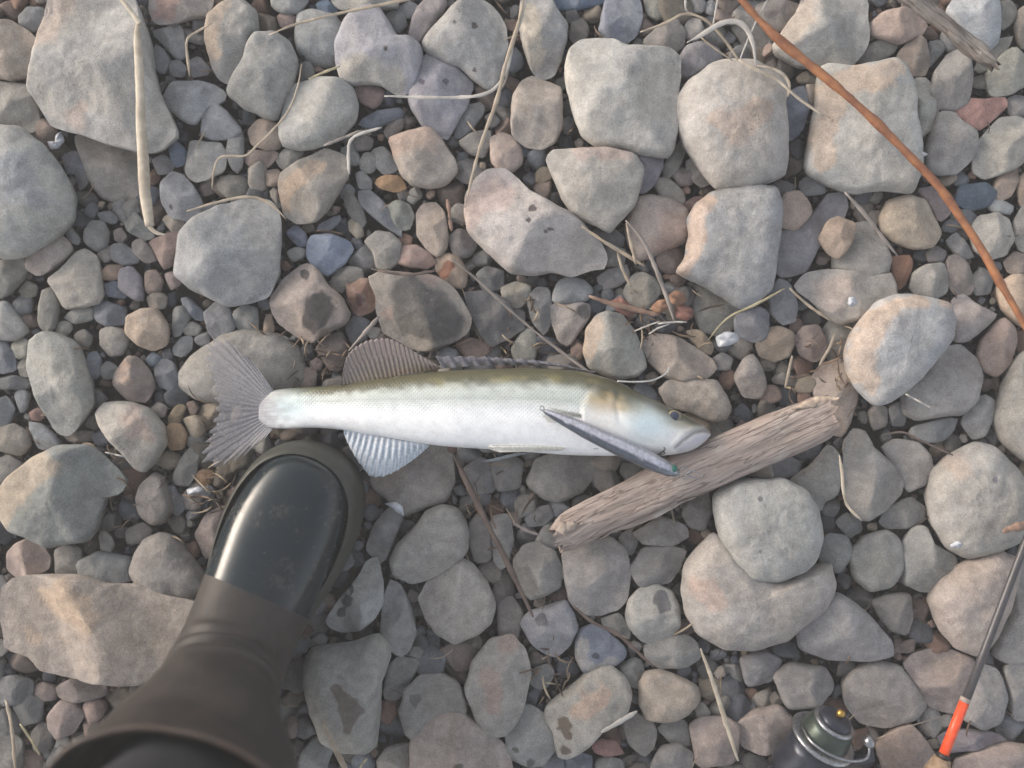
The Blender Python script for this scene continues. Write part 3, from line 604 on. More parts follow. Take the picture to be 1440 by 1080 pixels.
#8b8b8c|540 840 550 815 565 825 580 860 585 890 575 915 562 922 545 910 535 890|slender grey stone leaning beside the hollowed pale stone|slender grey stone|f=2
#96928f|590 840 605 815 625 790 645 785 665 795 685 820 695 850 690 875 670 890 640 902 615 890 600 870|smooth grey-pink stone below the toe-side round stone|smooth grey-pink stone|f=1
#888684|563 1000 570 970 590 952 620 948 645 960 655 1000 640 1040 590 1045 570 1030|round grey spotted stone right of the brown-spotted one|round spotted stone|D=#656362:583,983,8
#9b9793|665 930 690 900 720 895 738 915 745 945 738 985 725 1015 710 1030 690 1032 670 1010 655 970|upright stone with a rough pink and white face, bottom centre-left|rough pink-faced stone|B=#a38d85:690,945,14;695,985,12;715,900,14 f=2 pit=.4
#9a908c|580 1040 600 1010 625 998 650 1005 680 1025 710 1050 720 1090 580 1095|pinkish stone cut by the bottom edge, left of centre|pinkish bottom stone|D=#5f5955:645,1072,8 f=1
#8a8785|530 1070 545 1050 580 1045 585 1090 535 1090
#858483|545 940 560 925 590 930 575 960 560 982 540 980
#949494|432 905 450 890 462 897 455 910 440 912
#8a8b8b|415 1085 425 1055 445 1035 470 1050 455 1090
#8c8b8b|690 730 715 725 722 760 710 800 695 790
#807f81|652 660 675 645 700 655 695 690 660 695
#7f7d7d|690 655 715 640 735 650 730 685 700 690
#84807c|655 745 675 720 688 740 690 785 668 790
#8a8583|700 850 720 840 735 862 728 900 702 895
#8f8d8c|742 675 755 645 790 635 835 638 838 665 820 690 785 707 765 700 745 685|dull grey stone below the fish's belly|belly-side stone|f=1 z=-.006 h=.45
#8f8d8b|722 790 735 768 755 763 780 775 790 800 787 825 765 838 745 842 728 820|grey stone under the driftwood's left end|driftwood-left stone|f=1
#959190|792 775 830 758 860 757 880 775 885 800 882 835 870 855 845 863 820 862 803 845 795 815|blocky grey-brown stone just below the driftwood|driftwood-under block|f=2 p=4 z=-.004
#8d8b8a|890 750 930 725 965 740 968 755 945 768 905 765
#8b8989|885 800 905 770 940 768 965 775 955 800 940 820 900 825
#8a8888|870 755 885 745 897 760 890 780 874 778
#918f8e|960 720 975 695 995 690 1000 720 990 745 970 740
#9f9f9e|1005 700 1020 685 1060 675 1100 676 1130 690 1148 715 1153 750 1145 785 1125 805 1090 815 1050 812 1025 780 1010 740|large round grey stone below the driftwood's middle|large round grey stone|D=#6f6e70:1059,697,4;1059,768,3 f=0 p=4 z=.008 h=.5
#a5a09d|962 830 965 800 985 770 1005 752 1030 770 1055 800 1090 815 1130 810 1160 790 1172 820 1160 850 1130 875 1100 900 1060 910 1020 910 985 890 970 865|huge pale boulder partly under the large round grey stone|huge pale boulder|B=#ae9a92:985,820,18;1000,840,14 f=0 p=3
#858587|738 730 755 715 772 710 778 725 765 738 745 740
#93939a|732 875 745 860 770 852 795 845 805 860 812 880 800 908 782 923 765 918 745 900|bluish grey stone with one dark round spot, lower centre|dark-spot stone|D=#5f5f66:763,870,9 f=1
#7b818e|810 905 815 885 835 878 855 890 878 910 880 922 865 935 845 938 833 948 820 945 810 925|small blue stone with pale edges right of the dark-spot stone|blue pale-edged stone|B=#a39f9a:815,925,10;860,927,11;818,900,7;838,940,9 D=#4b4f5c:836,918,5
#a09f9d|880 865 885 845 900 828 925 824 945 832 955 855 955 880 940 895 920 908 900 900 885 880|pale rounded stone with a dark square patch, lower centre|square-patch stone|D=#6a6a6e:927,840,10;930,852,8 f=1
#8f8e8c|905 908 940 895 965 892 980 905 985 925 965 938 930 940 910 928
#a8a49f|768 995 800 970 830 945 855 936 875 950 887 975 880 1000 850 1020 830 1045 800 1062 785 1060 780 1030 770 1010|cream stone with peach side and brown blotches near bottom centre|cream blotched stone|B=#bb9f8d:830,980,18;815,990,13;845,965,10 D=#6b6158:792,1012,9;797,1025,7;793,1046,8 f=2 h=.7
#a2988f|900 960 910 945 930 943 955 952 980 965 983 985 965 1005 940 1013 910 1012 900 990|tan-pink rounded stone right of the cream blotched one|tan-pink stone|f=1
#949493|710 1020 725 998 745 992 765 1005 780 1030 782 1050 765 1075 745 1078 715 1065|round grey stone left of the cream blotched stone, bottom edge|bottom round stone|D=#63605e:724,1050,5;745,1071,6
#938f8c|878 1020 890 1005 915 1010 922 1030 918 1050 905 1062 885 1045
#908f8e|925 1025 940 1012 965 1015 970 1050 945 1045
#a27f79|832 1048 845 1040 865 1042 877 1060 855 1063 838 1058|small red pebble at the bottom beside the cream blotched stone|red pebble
#8d8d8c|745 960 752 940 770 934 780 945 770 965 757 970
#9b9996|846 870 870 862 885 880 885 897 865 893 850 882
#8d8d8c|872 938 890 925 902 930 907 955 895 968 880 960
#968b88|970 1020 985 1010 1020 1008 1040 1020 1035 1070 980 1078
#8f8c8c|915 1075 930 1050 955 1045 975 1060 970 1090 915 1090
#7d828c|795 1066 812 1058 832 1064 830 1088 798 1088
#8a8886|838 1070 855 1064 876 1070 876 1090 840 1090
#9a908d|1035 1020 1060 1000 1095 992 1115 1010 1110 1050 1070 1060 1045 1050|pinkish stone left of the fishing reel|reel-side stone|f=1
#8f8e90|895 815 910 805 935 808 930 822 905 825
#94918f|1190 620 1200 606 1215 608 1225 630 1250 650 1270 680 1265 695 1245 715 1220 731 1200 725 1188 700 1187 660|grey triangular stone right of the driftwood end|grey triangular stone|f=1 p=4
#8e8b8a|1240 628 1260 618 1290 622 1305 638 1310 660 1300 680 1275 692 1265 670 1250 645
#8f8d8b|1110 675 1140 655 1165 625 1180 640 1183 675 1175 695 1160 705 1155 722 1140 705 1130 695|jagged grey stone below the driftwood's right end|jagged grey stone|f=3
#9f9c99|1312 665 1340 640 1370 624 1395 630 1420 655 1440 680 1445 720 1430 760 1400 775 1360 782 1330 765 1312 735 1307 700|large rounded pale stone at the right, above the rod|large right stone|B=#a89a92:1335,655,16 D=#75747a:1378,670,5 f=0
#8d8f91|1285 600 1320 590 1345 588 1340 605 1325 620 1300 622 1280 612
#929191|1352 595 1365 565 1385 555 1398 565 1395 590 1385 612 1368 618
#8d8c8b|1237 735 1250 712 1280 700 1300 715 1298 730 1275 742 1250 742
#8a8987|1195 780 1215 755 1245 745 1265 760 1268 800 1250 825 1220 830 1200 810
#908f8d|1265 770 1285 742 1300 740 1310 765 1340 780 1348 800 1335 825 1300 832 1270 820
#88888a|1175 735 1190 722 1208 728 1212 745 1195 756
#868889|1150 775 1165 752 1190 755 1198 775 1180 805 1155 795
#928d8a|1220 580 1232 568 1248 575 1246 598 1228 605
#8a8a8c|1250 575 1262 566 1275 574 1272 598 1254 598
#a09691|1308 845 1320 820 1350 795 1400 775 1430 790 1420 850 1400 890 1380 920 1345 910 1320 880|large pinkish grey stone left of the rod's black blank|rod-side stone|f=0
#9a9897|1430 780 1460 770 1460 925 1420 930 1395 920 1405 885 1425 840|grey stone under the rod's blank at the right edge|rod-under stone|z=-.006
#8b8a8d|1120 870 1150 840 1180 835 1215 860 1250 900 1253 920 1220 928 1160 925 1125 910|broad grey-mauve stone above the reel|broad mauve stone|f=1
#8a8785|1225 845 1250 835 1280 835 1283 870 1275 893 1250 885 1235 865
#938f8d|1185 960 1205 940 1235 930 1265 938 1285 965 1300 990 1285 1010 1245 1022 1210 1015 1190 990|grey stone between the reel and the rod's orange section|reel-rod stone|f=1 z=-.006 h=.4
#988d89|1272 935 1290 918 1325 912 1365 925 1378 950 1370 985 1345 1003 1310 995 1290 965|reddish stone left of the top of the orange rod section|orange-section stone|f=1 z=-.006 h=.4
#8e8c8d|1365 950 1385 935 1405 945 1415 980 1405 1015 1380 1025 1355 1010 1360 980
#948680|1232 1050 1255 1030 1280 1018 1300 1040 1315 1065 1300 1095 1245 1090
#9a8d88|1345 1070 1380 1055 1420 1045 1455 1050 1455 1095 1340 1095
#807a80|1318 1035 1350 1026 1400 1030 1415 1042 1370 1054 1330 1058
#8d8b8b|1412 940 1430 930 1455 940 1455 1010 1425 1012
#858384|1088 950 1110 932 1160 938 1172 965 1150 992 1105 995
#87868a|1040 925 1075 915 1100 928 1085 958 1050 965
#8c8987|1120 1010 1150 1000 1180 1005 1185 1035 1140 1045
'''

def chaikin(p, it=2):
    for _ in range(it):
        q = np.roll(p, -1, axis=0)
        p = np.stack([0.90 * p + 0.10 * q, 0.10 * p + 0.90 * q], 1).reshape(-1, 2)
    return p

def parse(line):
    f = [x.strip() for x in line.split('|')]
    nums = [float(x) for x in f[1].split()]
    d = dict(col=f[0], pts=np.array(nums).reshape(-1, 2), label=f[2] if len(f) > 2 else '', short=f[3] if len(f) > 3 else '', B=None, D=None)
    if len(f) > 4:
        for t in f[4].split():
            k, v = t.split('=')
            if k in 'BD':
                c, circ = v.split(':')
                d[k] = (c, [tuple(float(q) for q in s.split(',')) for s in circ.split(';')])
            else:
                d[k] = float(v)
    return d

def stone_mesh(d, seed):
    p = chaikin(d['pts'])
    x, y = p[:, 0], p[:, 1]
    x2, y2 = np.roll(x, -1), np.roll(y, -1)
    cr = x * y2 - x2 * y
    A = cr.sum() / 2
    cx, cy = ((x + x2) * cr).sum() / (6 * A), ((y + y2) * cr).sum() / (6 * A)
    rpx = math.sqrt(abs(A) / math.pi)
    rs = np.random.default_rng(seed)
    hk = d.get('h', rs.uniform(0.46, 0.62))
    r = rpx * PX
    zeq = 0.38 * r + d.get('z', 0.0)
    up, down = 1.02 * hk * r, 0.75 * r
    segs = int(np.clip(2 * math.pi * rpx / 4.5, 18, 110)); rings = int(np.clip(rpx / 3.2, 5, 24))
    # radial outline
    th = np.linspace(0, 2 * math.pi, segs, endpoint=False)
    dirs = np.stack([np.cos(th), np.sin(th)], 1)
    a = p - [cx, cy]; b = np.roll(a, -1, axis=0); e = b - a
    R = np.zeros(segs)
    for i in range(segs):
        dx, dy = dirs[i]
        den = dx * e[:, 1] - dy * e[:, 0]
        with np.errstate(divide='ignore', invalid='ignore'):
            t = (a[:, 0] * e[:, 1] - a[:, 1] * e[:, 0]) / den
            s = (a[:, 0] * dy - a[:, 1] * dx) / den
        ok = (s >= -1e-6) & (s <= 1 + 1e-6) & (t > 0)
        R[i] = t[ok].max() if ok.any() else rpx
    R *= 1.06 if rpx > 24 else 1.12
    R *= 1 + 0.018 * vnoise(np.stack([dirs[:, 0] * 4, dirs[:, 1] * 4, np.full(segs, seed * 0.37)], 1), 3)
    pexp = d.get('p', rs.uniform(2.8, 4.2))
    nf = int(d.get('f', rs.integers(1, 4)))
    planes = []
    ph0 = rs.uniform(0, 2 * math.pi)
    nf = nf + 2 if nf else 0                       # broken faces
    for q_ in range(nf):
        ph, tl = ph0 + (q_ + rs.uniform(-0.3, 0.3)) * 2 * math.pi / nf, math.tan(math.radians(rs.uniform(9, 34)))
        planes.append((math.cos(ph) * tl, math.sin(ph) * tl, up * rs.uniform(0.78, 1.08)))
    tt, tu = rs.uniform(0, 2 * math.pi), rs.uniform(0.02, 0.10)
    kpx = PX * (H - zeq) / H
    V, Ppx = [], []
    rho_top = np.sin(np.linspace(0, math.pi / 2, rings + 1))[1:]
    c3 = W(cx, cy, zeq)
    def top_z(xx, yy, rho):
        z = up * np.power(np.clip(1 - rho ** pexp, 0, 1), 1 / 1.9)
        z = z * (1 + tu * (xx * math.cos(tt) + yy * math.sin(tt)) / r)
        k = 22.0 / up
        for (ax, ay, c) in planes:
            zp = c - (xx * ax + yy * ay)
            zp = np.maximum(zp, 0)
            z = -np.log(np.exp(-k * z) + np.exp(-k * zp)) / k + 0.0
        return np.maximum(z, 0) * np.where(rho >= 0.9999, 0, 1)
    V.append([[0, 0, float(top_z(np.array([0.0]), np.array([0.0]), np.array([0.0]))[0])]]); Ppx.append([[cx, cy]])
    for rho in rho_top:
        q = R[:, None] * rho * dirs
        xx, yy = q[:, 0] * kpx, -q[:, 1] * kpx
        V.append(np.stack([xx, yy, top_z(xx, yy, np.full(segs, rho))], 1)); Ppx.append(q + [cx, cy])
    for rho in (0.93, 0.75, 0.45):
        q = R[:, None] * rho * dirs
        V.append(np.stack([q[:, 0] * kpx, -q[:, 1] * kpx, np.full(segs, -down * (1 - rho ** 2) ** 0.5)], 1)); Ppx.append(q + [cx, cy])
    V.append([[0, 0, -down]]); Ppx.append([[cx, cy]])
    V = np.concatenate(V); Ppx = np.concatenate(Ppx)
    # uneven surface
    wp = V + c3 + [0, 0, seed * 0.11]
    V[:, 2] += 0.09 * up * fbm(wp / (0.8 * r), 5, 2) * (V[:, 2] > 0) + 0.0006 * fbm(wp * 120, 9, 3)
    V[:, :2] *= (1 + 0.012 * fbm(wp / (0.3 * r), 13, 2))[:, None]
    nr = rings + 3
    F = []
    for j in range(segs):
        k = (j + 1) % segs
        F.append((0, 1 + k, 1 + j))
        for i in range(nr - 1):
            F.append((1 + i * segs + j, 1 + i * segs + k, 1 + (i + 1) * segs + k, 1 + (i + 1) * segs + j))
        F.append((1 + (nr - 1) * segs + j, 1 + (nr - 1) * segs + k, len(V) - 1))
    n = len(V)
    def mask(spec):
        m = np.zeros(n)
        mr0 = np.mean([q[2] for q in spec[1]])
        wx = mr0 * 0.45 * fbm(np.c_[Ppx / (1.1 * mr0), np.full(n, seed * 3.1)], 21, 2)
        wy = mr0 * 0.45 * fbm(np.c_[Ppx / (1.1 * mr0), np.full(n, seed * 3.1 + 50)], 22, 2)
        X, Y = Ppx[:, 0] + wx, Ppx[:, 1] + wy
        cl = list(spec[1])
        segs_ = [(a_, a_) for a_ in cl]
        for a_ in cl:                       # neighbouring patches grow together
            for b_ in cl:
                if a_ < b_ and math.hypot(a_[0] - b_[0], a_[1] - b_[1]) < 1.7 * (a_[2] + b_[2]) and mr0 > 8: segs_.append((a_, b_))
        for a_, b_ in segs_:
            ab = np.array([b_[0] - a_[0], b_[1] - a_[1]])
            t = np.clip(((X - a_[0]) * ab[0] + (Y - a_[1]) * ab[1]) / (ab @ ab + 1e-9), 0, 1)
            dd = np.hypot(X - a_[0] - t * ab[0], Y - a_[1] - t * ab[1])
            mr = a_[2] + (b_[2] - a_[2]) * t
            m = np.maximum(m, 1 - dd / (2 * mr))
        return np.clip(m, 0, 1)
    cA = np.tile(lin(d['col']), (n, 1)) * (rs.uniform(0.93, 1.06) if rpx > 24 else rs.uniform(0.72, 0.95))
    mA = mask(d['B']) if d['B'] else np.zeros(n)  # tan rims: part weathered rind, part low warm sunlight put into the colour
    cB = np.tile(lin(d['B'][0]) if d['B'] else lin(d['col']), (n, 1))
    mD = mask(d['D']) if d['D'] else np.zeros(n)
    cD = np.tile(lin(d['D'][0]) if d['D'] else lin(d['col']), (n, 1))
    pit = np.full(n, d.get('pit', max(0.0, rs.uniform(-0.2, 0.5))))
    attrs = dict(colA=np.c_[cA, mA], colB=np.c_[cB, pit], colD=np.c_[cD, mD])
    return V, F, attrs, c3, (cx, cy, rpx), R

def colour_word(h):
    c = np.array([int(h[i:i + 2], 16) for i in (1, 3, 5)], float)
    L = c.mean(); rb = c[0] - c[2]; g = c[1] - (c[0] + c[2]) / 2
    if rb > 45: return 'orange-brown'
    if rb > 22: return 'reddish' if g < -4 else 'tan'
    if rb > 11: return 'pinkish brown' if g < -1.5 else 'brownish'
    if rb < -16: return 'slate-blue'
    if rb < -6: return 'bluish grey'
    if L < 122: return 'dark grey'
    if L > 150: return 'pale grey'
    return 'grey'

ST = [parse(l) for l in STONES.strip().splitlines()]
info = []
for i, d in enumerate(ST):
    V, F, at, c3, (cx, cy, rpx), R = stone_mesh(d, i + 1)
    name = 'stone' if rpx > 24 else 'pebble'
    o = mesh_obj(name, V + c3, F, M_STONE, None, c3, True, at)
    d['o'], d['c'], d['r'], d['asp'] = o, (cx, cy), rpx, R.max() / max(R.min(), 1)
    o['category'] = name
    o['group'] = 'loose stones of the river shingle'
anchors = [d for d in ST if d['short']]
used = set(d['label'] for d in ST if d['label'])
for d in ST:
    if d['label']:
        d['o']['label'] = d['label']; continue
    size = 'tiny' if d['r'] < 10 else ('small' if d['r'] < 20 else 'medium-sized')
    shape = 'long' if d['asp'] > 2.1 else 'rounded' if d['asp'] < 1.55 else 'oval'
    base = f"{size} {colour_word(d['col'])} {shape} {d['o']['category']}"
    near = sorted(anchors, key=lambda q: math.hypot(q['c'][0] - d['c'][0], q['c'][1] - d['c'][1]) - q['r'])
    cands = []
    for q in near[:3]:
        dx, dy = d['c'][0] - q['c'][0], d['c'][1] - q['c'][1]
        w = ('right of' if dx > 0 else 'left of') if abs(dx) > abs(dy) else ('below' if dy > 0 else 'above')
        cands.append(f"{base} just {w} the {q['short']}")
    cands.append(f"{base} between the {near[0]['short']} and the {near[1]['short']}")
    cands.append(f"{base} between the {near[0]['short']} and the {near[2]['short']}")
    cands.append(f"{base} between the {near[1]['short']} and the {near[2]['short']}")
    lab = next((c for c in cands if c not in used), cands[-1])
    used.add(lab); d['o']['label'] = lab

# ------------------------------------------------------------------ gravel filling the gaps, shingle beyond the frame
def ico(sub):
    t = (1 + 5 ** 0.5) / 2
    v = [np.array(q, float) / math.hypot(1, t) for q in [(-1, t, 0), (1, t, 0), (-1, -t, 0), (1, -t, 0), (0, -1, t), (0, 1, t), (0, -1, -t), (0, 1, -t), (t, 0, -1), (t, 0, 1), (-t, 0, -1), (-t, 0, 1)]]
    f = [(0, 11, 5), (0, 5, 1), (0, 1, 7), (0, 7, 10), (0, 10, 11), (1, 5, 9), (5, 11, 4), (11, 10, 2), (10, 7, 6), (7, 1, 8), (3, 9, 4), (3, 4, 2), (3, 2, 6), (3, 6, 8), (3, 8, 9), (4, 9, 5), (2, 4, 11), (6, 2, 10), (8, 6, 7), (9, 8, 1)]
    for _ in range(sub):
        c, nf = {}, []
        def mid(a, b):
            k = (min(a, b), max(a, b))
            if k not in c:
                m = v[a] + v[b]; v.append(m / np.linalg.norm(m)); c[k] = len(v) - 1
            return c[k]
        for a, b, d in f:
            x, y, z = mid(a, b), mid(b, d), mid(d, a)
            nf += [(a, x, z), (b, y, x), (d, z, y), (x, y, z)]
        f = nf
    return np.array(v), np.array(f)

PAL = [lin(h) for h in ('#8a8a8c', '#7d8088', '#777b82', '#928c88', '#8d817b', '#97857e', '#9d9284', '#787676', '#a09c98', '#6a6c72', '#8b7368', '#757068', '#9b9a98', '#5e626c')]

def pebble_cloud(name, items, sub, label):
    """items: list of (x,y,z,rx,ry,rz,rot)"""
    bv, bf = ico(sub)
    nv = len(bv); n = len(items)
    it = np.array(items)
    shapes = []
    for k in range(16):
        q = bv * (1 + 0.22 * fbm(bv * 1.3 + k * 7.1, k, 2))[:, None]
        for _ in range(8):                       # broken faces
            nrm = rng.normal(size=3); nrm /= np.linalg.norm(nrm); c = rng.uniform(0.5, 0.8)
            dd = q @ nrm
            q = q - np.maximum(dd - c, 0)[:, None] * nrm * 0.95
        shapes.append(q)
    V = np.zeros((n, nv, 3)); C = np.zeros((n, nv, 4)); B = np.zeros((n, nv, 4))
    for i in range(n):
        x, y, z, a, b, c, ro = it[i]
        s = shapes[rng.integers(16)] * [a, b, c]
        tx, ty = rng.normal(0, 0.25, 2)
        s = s @ np.array([[1, 0, tx], [0, 1, ty], [-tx, -ty, 1]])
        cr, sr = math.cos(ro), math.sin(ro)
        V[i, :, 0] = x + s[:, 0] * cr - s[:, 1] * sr
        V[i, :, 1] = y + s[:, 0] * sr + s[:, 1] * cr
        V[i, :, 2] = z + s[:, 2]
        colr = PAL[rng.integers(len(PAL))] * rng.uniform(0.5, 0.98)
        C[i, :, :3] = colr; B[i, :, :3] = colr * 1.15; C[i, :, 3] = 0.0
    F = (bf[None] + (np.arange(n) * nv)[:, None, None]).reshape(-1, 3)
    me = bpy.data.meshes.new(name)
    me.vertices.add(n * nv); me.vertices.foreach_set('co', V.ravel())
    me.loops.add(len(F) * 3); me.loops.foreach_set('vertex_index', F.ravel().astype(np.int32))
    me.polygons.add(len(F)); me.polygons.foreach_set('loop_start', np.arange(0, len(F) * 3, 3, dtype=np.int32))
    me.polygons.foreach_set('use_smooth', np.ones(len(F), bool))
    for nm, arr in (('colA', C), ('colB', B), ('colD', C)):
        a = me.attributes.new(nm, 'FLOAT_COLOR', 'POINT'); a.data.foreach_set('color', arr.astype(np.float32).ravel())
    me.update(); me.validate()
    me.materials.append(M_STONE)
    o = bpy.data.objects.new(name, me); col.objects.link(o)
    return tag(o, label, 'gravel', kind='stuff')

# occupancy raster in photo pixels (1 cell = 2 px), area -120..1560 x -120..1200
GX0, GY0, GS = -120, -120, 2
gw, gh = 840, 660
gxx, gyy = np.meshgrid(GX0 + (np.arange(gw) + 0.5) * GS, GY0 + (np.arange(gh) + 0.5) * GS)
occ = np.zeros((gh, gw), bool)
for d in ST:
    p = d['pts']; lo = np.floor((p.min(0) - [GX0, GY0]) / GS).astype(int).clip(0); hi = np.ceil((p.max(0) - [GX0, GY0]) / GS).astype(int)
    sx, sy = gxx[lo[1]:hi[1], lo[0]:hi[0]], gyy[lo[1]:hi[1], lo[0]:hi[0]]
    ins = np.zeros(sx.shape, bool)
    for a, b in zip(p, np.roll(p, -1, axis=0)):
        if a[1] == b[1]: continue
        c = ((a[1] > sy) != (b[1] > sy)) & (sx < (b[0] - a[0]) * (sy - a[1]) / (b[1] - a[1]) + a[0])
        ins ^= c
    occ[lo[1]:hi[1], lo[0]:hi[0]] |= ins
occ0 = occ.copy()
items = []
def try_fill(n, rmin, rmax, zlo, zhi, x0, x1, y0, y1, slack):
    for _ in range(n):
        r = rmin * (rmax / rmin) ** rng.uniform()
        x, y = rng.uniform(x0, x1), rng.uniform(y0, y1)
        ix, iy, ir = int((x - GX0) / GS), int((y - GY0) / GS), int(max(1, r * slack / GS))
        if ix - ir < 0 or iy - ir < 0 or ix + ir >= gw or iy + ir >= gh: continue
        if occ[iy - ir:iy + ir + 1, ix - ir:ix + ir + 1].any(): continue
        asp = rng.uniform(0.65, 1.0)
        z = rng.uniform(zlo, zhi)
        w = W(x, y, z)
        rr = r * PX
        items.append((w[0], w[1], z, rr * 1.1, rr * 1.1 * asp, rr * rng.uniform(0.4, 0.7), rng.uniform(0, math.pi)))
        occ[iy - ir:iy + ir + 1, ix - ir:ix + ir + 1] = True
try_fill(30000, 16, 30, -0.006, 0.003, -110, 1550, -110, 1190, 0.52)
try_fill(20000, 10, 16, -0.004, 0.003, -110, 1550, -110, 1190, 0.6)
try_fill(9000, 6, 10, -0.003, 0.003, -110, 1550, -110, 1190, 0.8)
try_fill(7000, 3.4, 6.5, -0.006, 0.001, -110, 1550, -110, 1190, 0.75)
free = np.argwhere(~occ0)
for _ in range(3500):                              # bed of grit beneath
    iy, ix = free[rng.integers(len(free))]
    w = W(GX0 + (ix + rng.uniform()) * GS, GY0 + (iy + rng.uniform()) * GS, -0.008)
    rr = rng.uniform(2.5, 7) * PX
    items.append((w[0], w[1], rng.uniform(-0.011, -0.006), rr, rr * 0.8, rr * 0.6, rng.uniform(0, 3)))
pebble_cloud('gravel', items, 2, 'small mixed gravel packed into the gaps between the stones')

far = []
cells = {}
for _ in range(9000):
    R_ = 0.009 * (0.055 / 0.009) ** (rng.uniform() ** 1.3)
    x, y = rng.uniform(-1.9, 1.9), rng.uniform(-1.7, 1.7)
    if abs(x) < 0.43 + R_ * 0.8 and abs(y) < 0.33 + R_ * 0.8: continue
    k = (int(x // 0.12), int(y // 0.12))
    if any(math.hypot(x - q[0], y - q[1]) < 0.82 * (R_ + q[2]) for a in (-1, 0, 1) for b in (-1, 0, 1) for q in cells.get((k[0] + a, k[1] + b), [])): continue
    cells.setdefault(k, []).append((x, y, R_))
    far.append((x, y, 0.25 * R_ - 0.004, R_ * 1.1, R_ * rng.uniform(0.7, 1), R_ * rng.uniform(0.4, 0.62), rng.uniform(0, 3)))
pebble_cloud('shingle', far, 2, 'grey river shingle stretching away around the scene')
# ------------------------------------------------------------------ driftwood
def wood_material(name, c1, c2, c3, axis):
    """grain runs along axis (world x,y angle)"""
    m, nt, nd, lk, bs = new_mat(name)
    tc = N(nd, 'ShaderNodeTexCoord').outputs['Object']
    rot = N(nd, 'ShaderNodeVectorRotate', rotation_type='Z_AXIS'); rot.inputs['Angle'].default_value = -axis
    lk.new(tc, rot.inputs['Vector'])
    mp = N(nd, 'ShaderNodeMapping'); mp.inputs['Scale'].default_value = (0.07, 1, 1)
    lk.new(rot.outputs['Vector'], mp.inputs['Vector'])
    g1 = noise_node(nd, lk, mp.outputs['Vector'], 420, 5, 0.65)
    g2 = noise_node(nd, lk, mp.outputs['Vector'], 110, 4, 0.6)
    g3 = noise_node(nd, lk, tc, 55, 4, 0.6)
    c = mixc(nd, lk, ramp(nd, lk, g2, 0.35, 0.65), lin(c1), lin(c2))
    c = mixc(nd, lk, ramp(nd, lk, g3, 0.5, 0.75), c, lin(c3))
    c = mixc(nd, lk, 1.0, c, ramp(nd, lk, g1, 0.3, 0.7, 0.72, 1.18), 'MULTIPLY')
    crack = ramp(nd, lk, math_node(nd, lk, 'ABSOLUTE', math_node(nd, lk, 'SUBTRACT', noise_node(nd, lk, mp.outputs['Vector'], 190, 3, 0.5), 0.5)), 0.004, 0.022, 1.0, 0.0)
    c = mixc(nd, lk, math_node(nd, lk, 'MULTIPLY', crack, 0.38), c, lin('#4a3f3a'))
    lk.new(c, bs.inputs['Base Color'])
    bs.inputs['Roughness'].default_value = 0.85
    bs.inputs['Specular IOR Level'].default_value = 0.2
    h = math_node(nd, lk, 'SUBTRACT', math_node(nd, lk, 'ADD', g1, math_node(nd, lk, 'MULTIPLY', g2, 1.5)), crack)
    lk.new(bump(nd, lk, h, 0.8, 0.0014), bs.inputs['Normal'])
    return m

def wood_piece(prof, z, thick, seed, n=70, m=28, grain=0.0012):
    """prof: (px, py, halfwidth px) along the piece"""
    p = spline(np.array(prof, float), n)
    c = np.array([W(a, b, z) for a, b, _ in p])
    k = PX * (H - z) / H
    T = np.gradient(c, axis=0); T /= np.linalg.norm(T, axis=1)[:, None]
    ang = np.linspace(0, 2 * math.pi, m, endpoint=False)
    V = []
    for i in range(n):
        s = np.array([-T[i, 1], T[i, 0], 0])
        w = p[i, 2] * k
        th = thick * (0.85 + 0.25 * math.sin(i * 0.13 + seed))
        ca, sa = np.cos(ang), np.sin(ang)
        ex = np.sign(ca) * np.abs(ca) ** 0.8; ez = np.sign(sa) * np.abs(sa) ** 0.75
        V.append(c[i] + w * ex[:, None] * s + th * ez[:, None] * np.array([0, 0, 1.0]))
    V = np.array(V)
    q = V.reshape(-1, 3)
    # grooves along the grain: noise depends on the angle far more than on the length
    u = np.repeat(np.linspace(0, 1, n), m); a = np.tile(ang, n)
    gr = fbm(np.stack([u * 3 + seed, np.cos(a) * 7, np.sin(a) * 7], 1), seed, 3)
    lowf = fbm(np.stack([u * 7, np.cos(a) * 1.5, np.sin(a) * 1.5 + seed], 1), seed + 5, 2)
    cen = np.repeat(c, m, axis=0)
    dn = (q - cen); dn /= np.linalg.norm(dn, axis=1)[:, None] + 1e-9
    q = q + dn * (grain * gr + 0.0014 * lowf)[:, None]
    # broken ends
    e = np.repeat(T, m, axis=0)
    endw = np.clip(1 - np.minimum(u, 1 - u) / 0.03, 0, 1)
    q = q + e * (endw * 0.006 * vnoise(np.stack([np.cos(a) * 4, np.sin(a) * 4, u * 3 + seed], 1), seed))[:, None]
    F = grid_faces(n, m)
    cap0, cap1 = q[:m].mean(0), q[-m:].mean(0)
    q = np.vstack([q, cap0, cap1])
    for j in range(m):
        F.append((j, (j + 1) % m, n * m)); F.append(((n - 1) * m + (j + 1) % m, (n - 1) * m + j, n * m + 1))
    return q, F

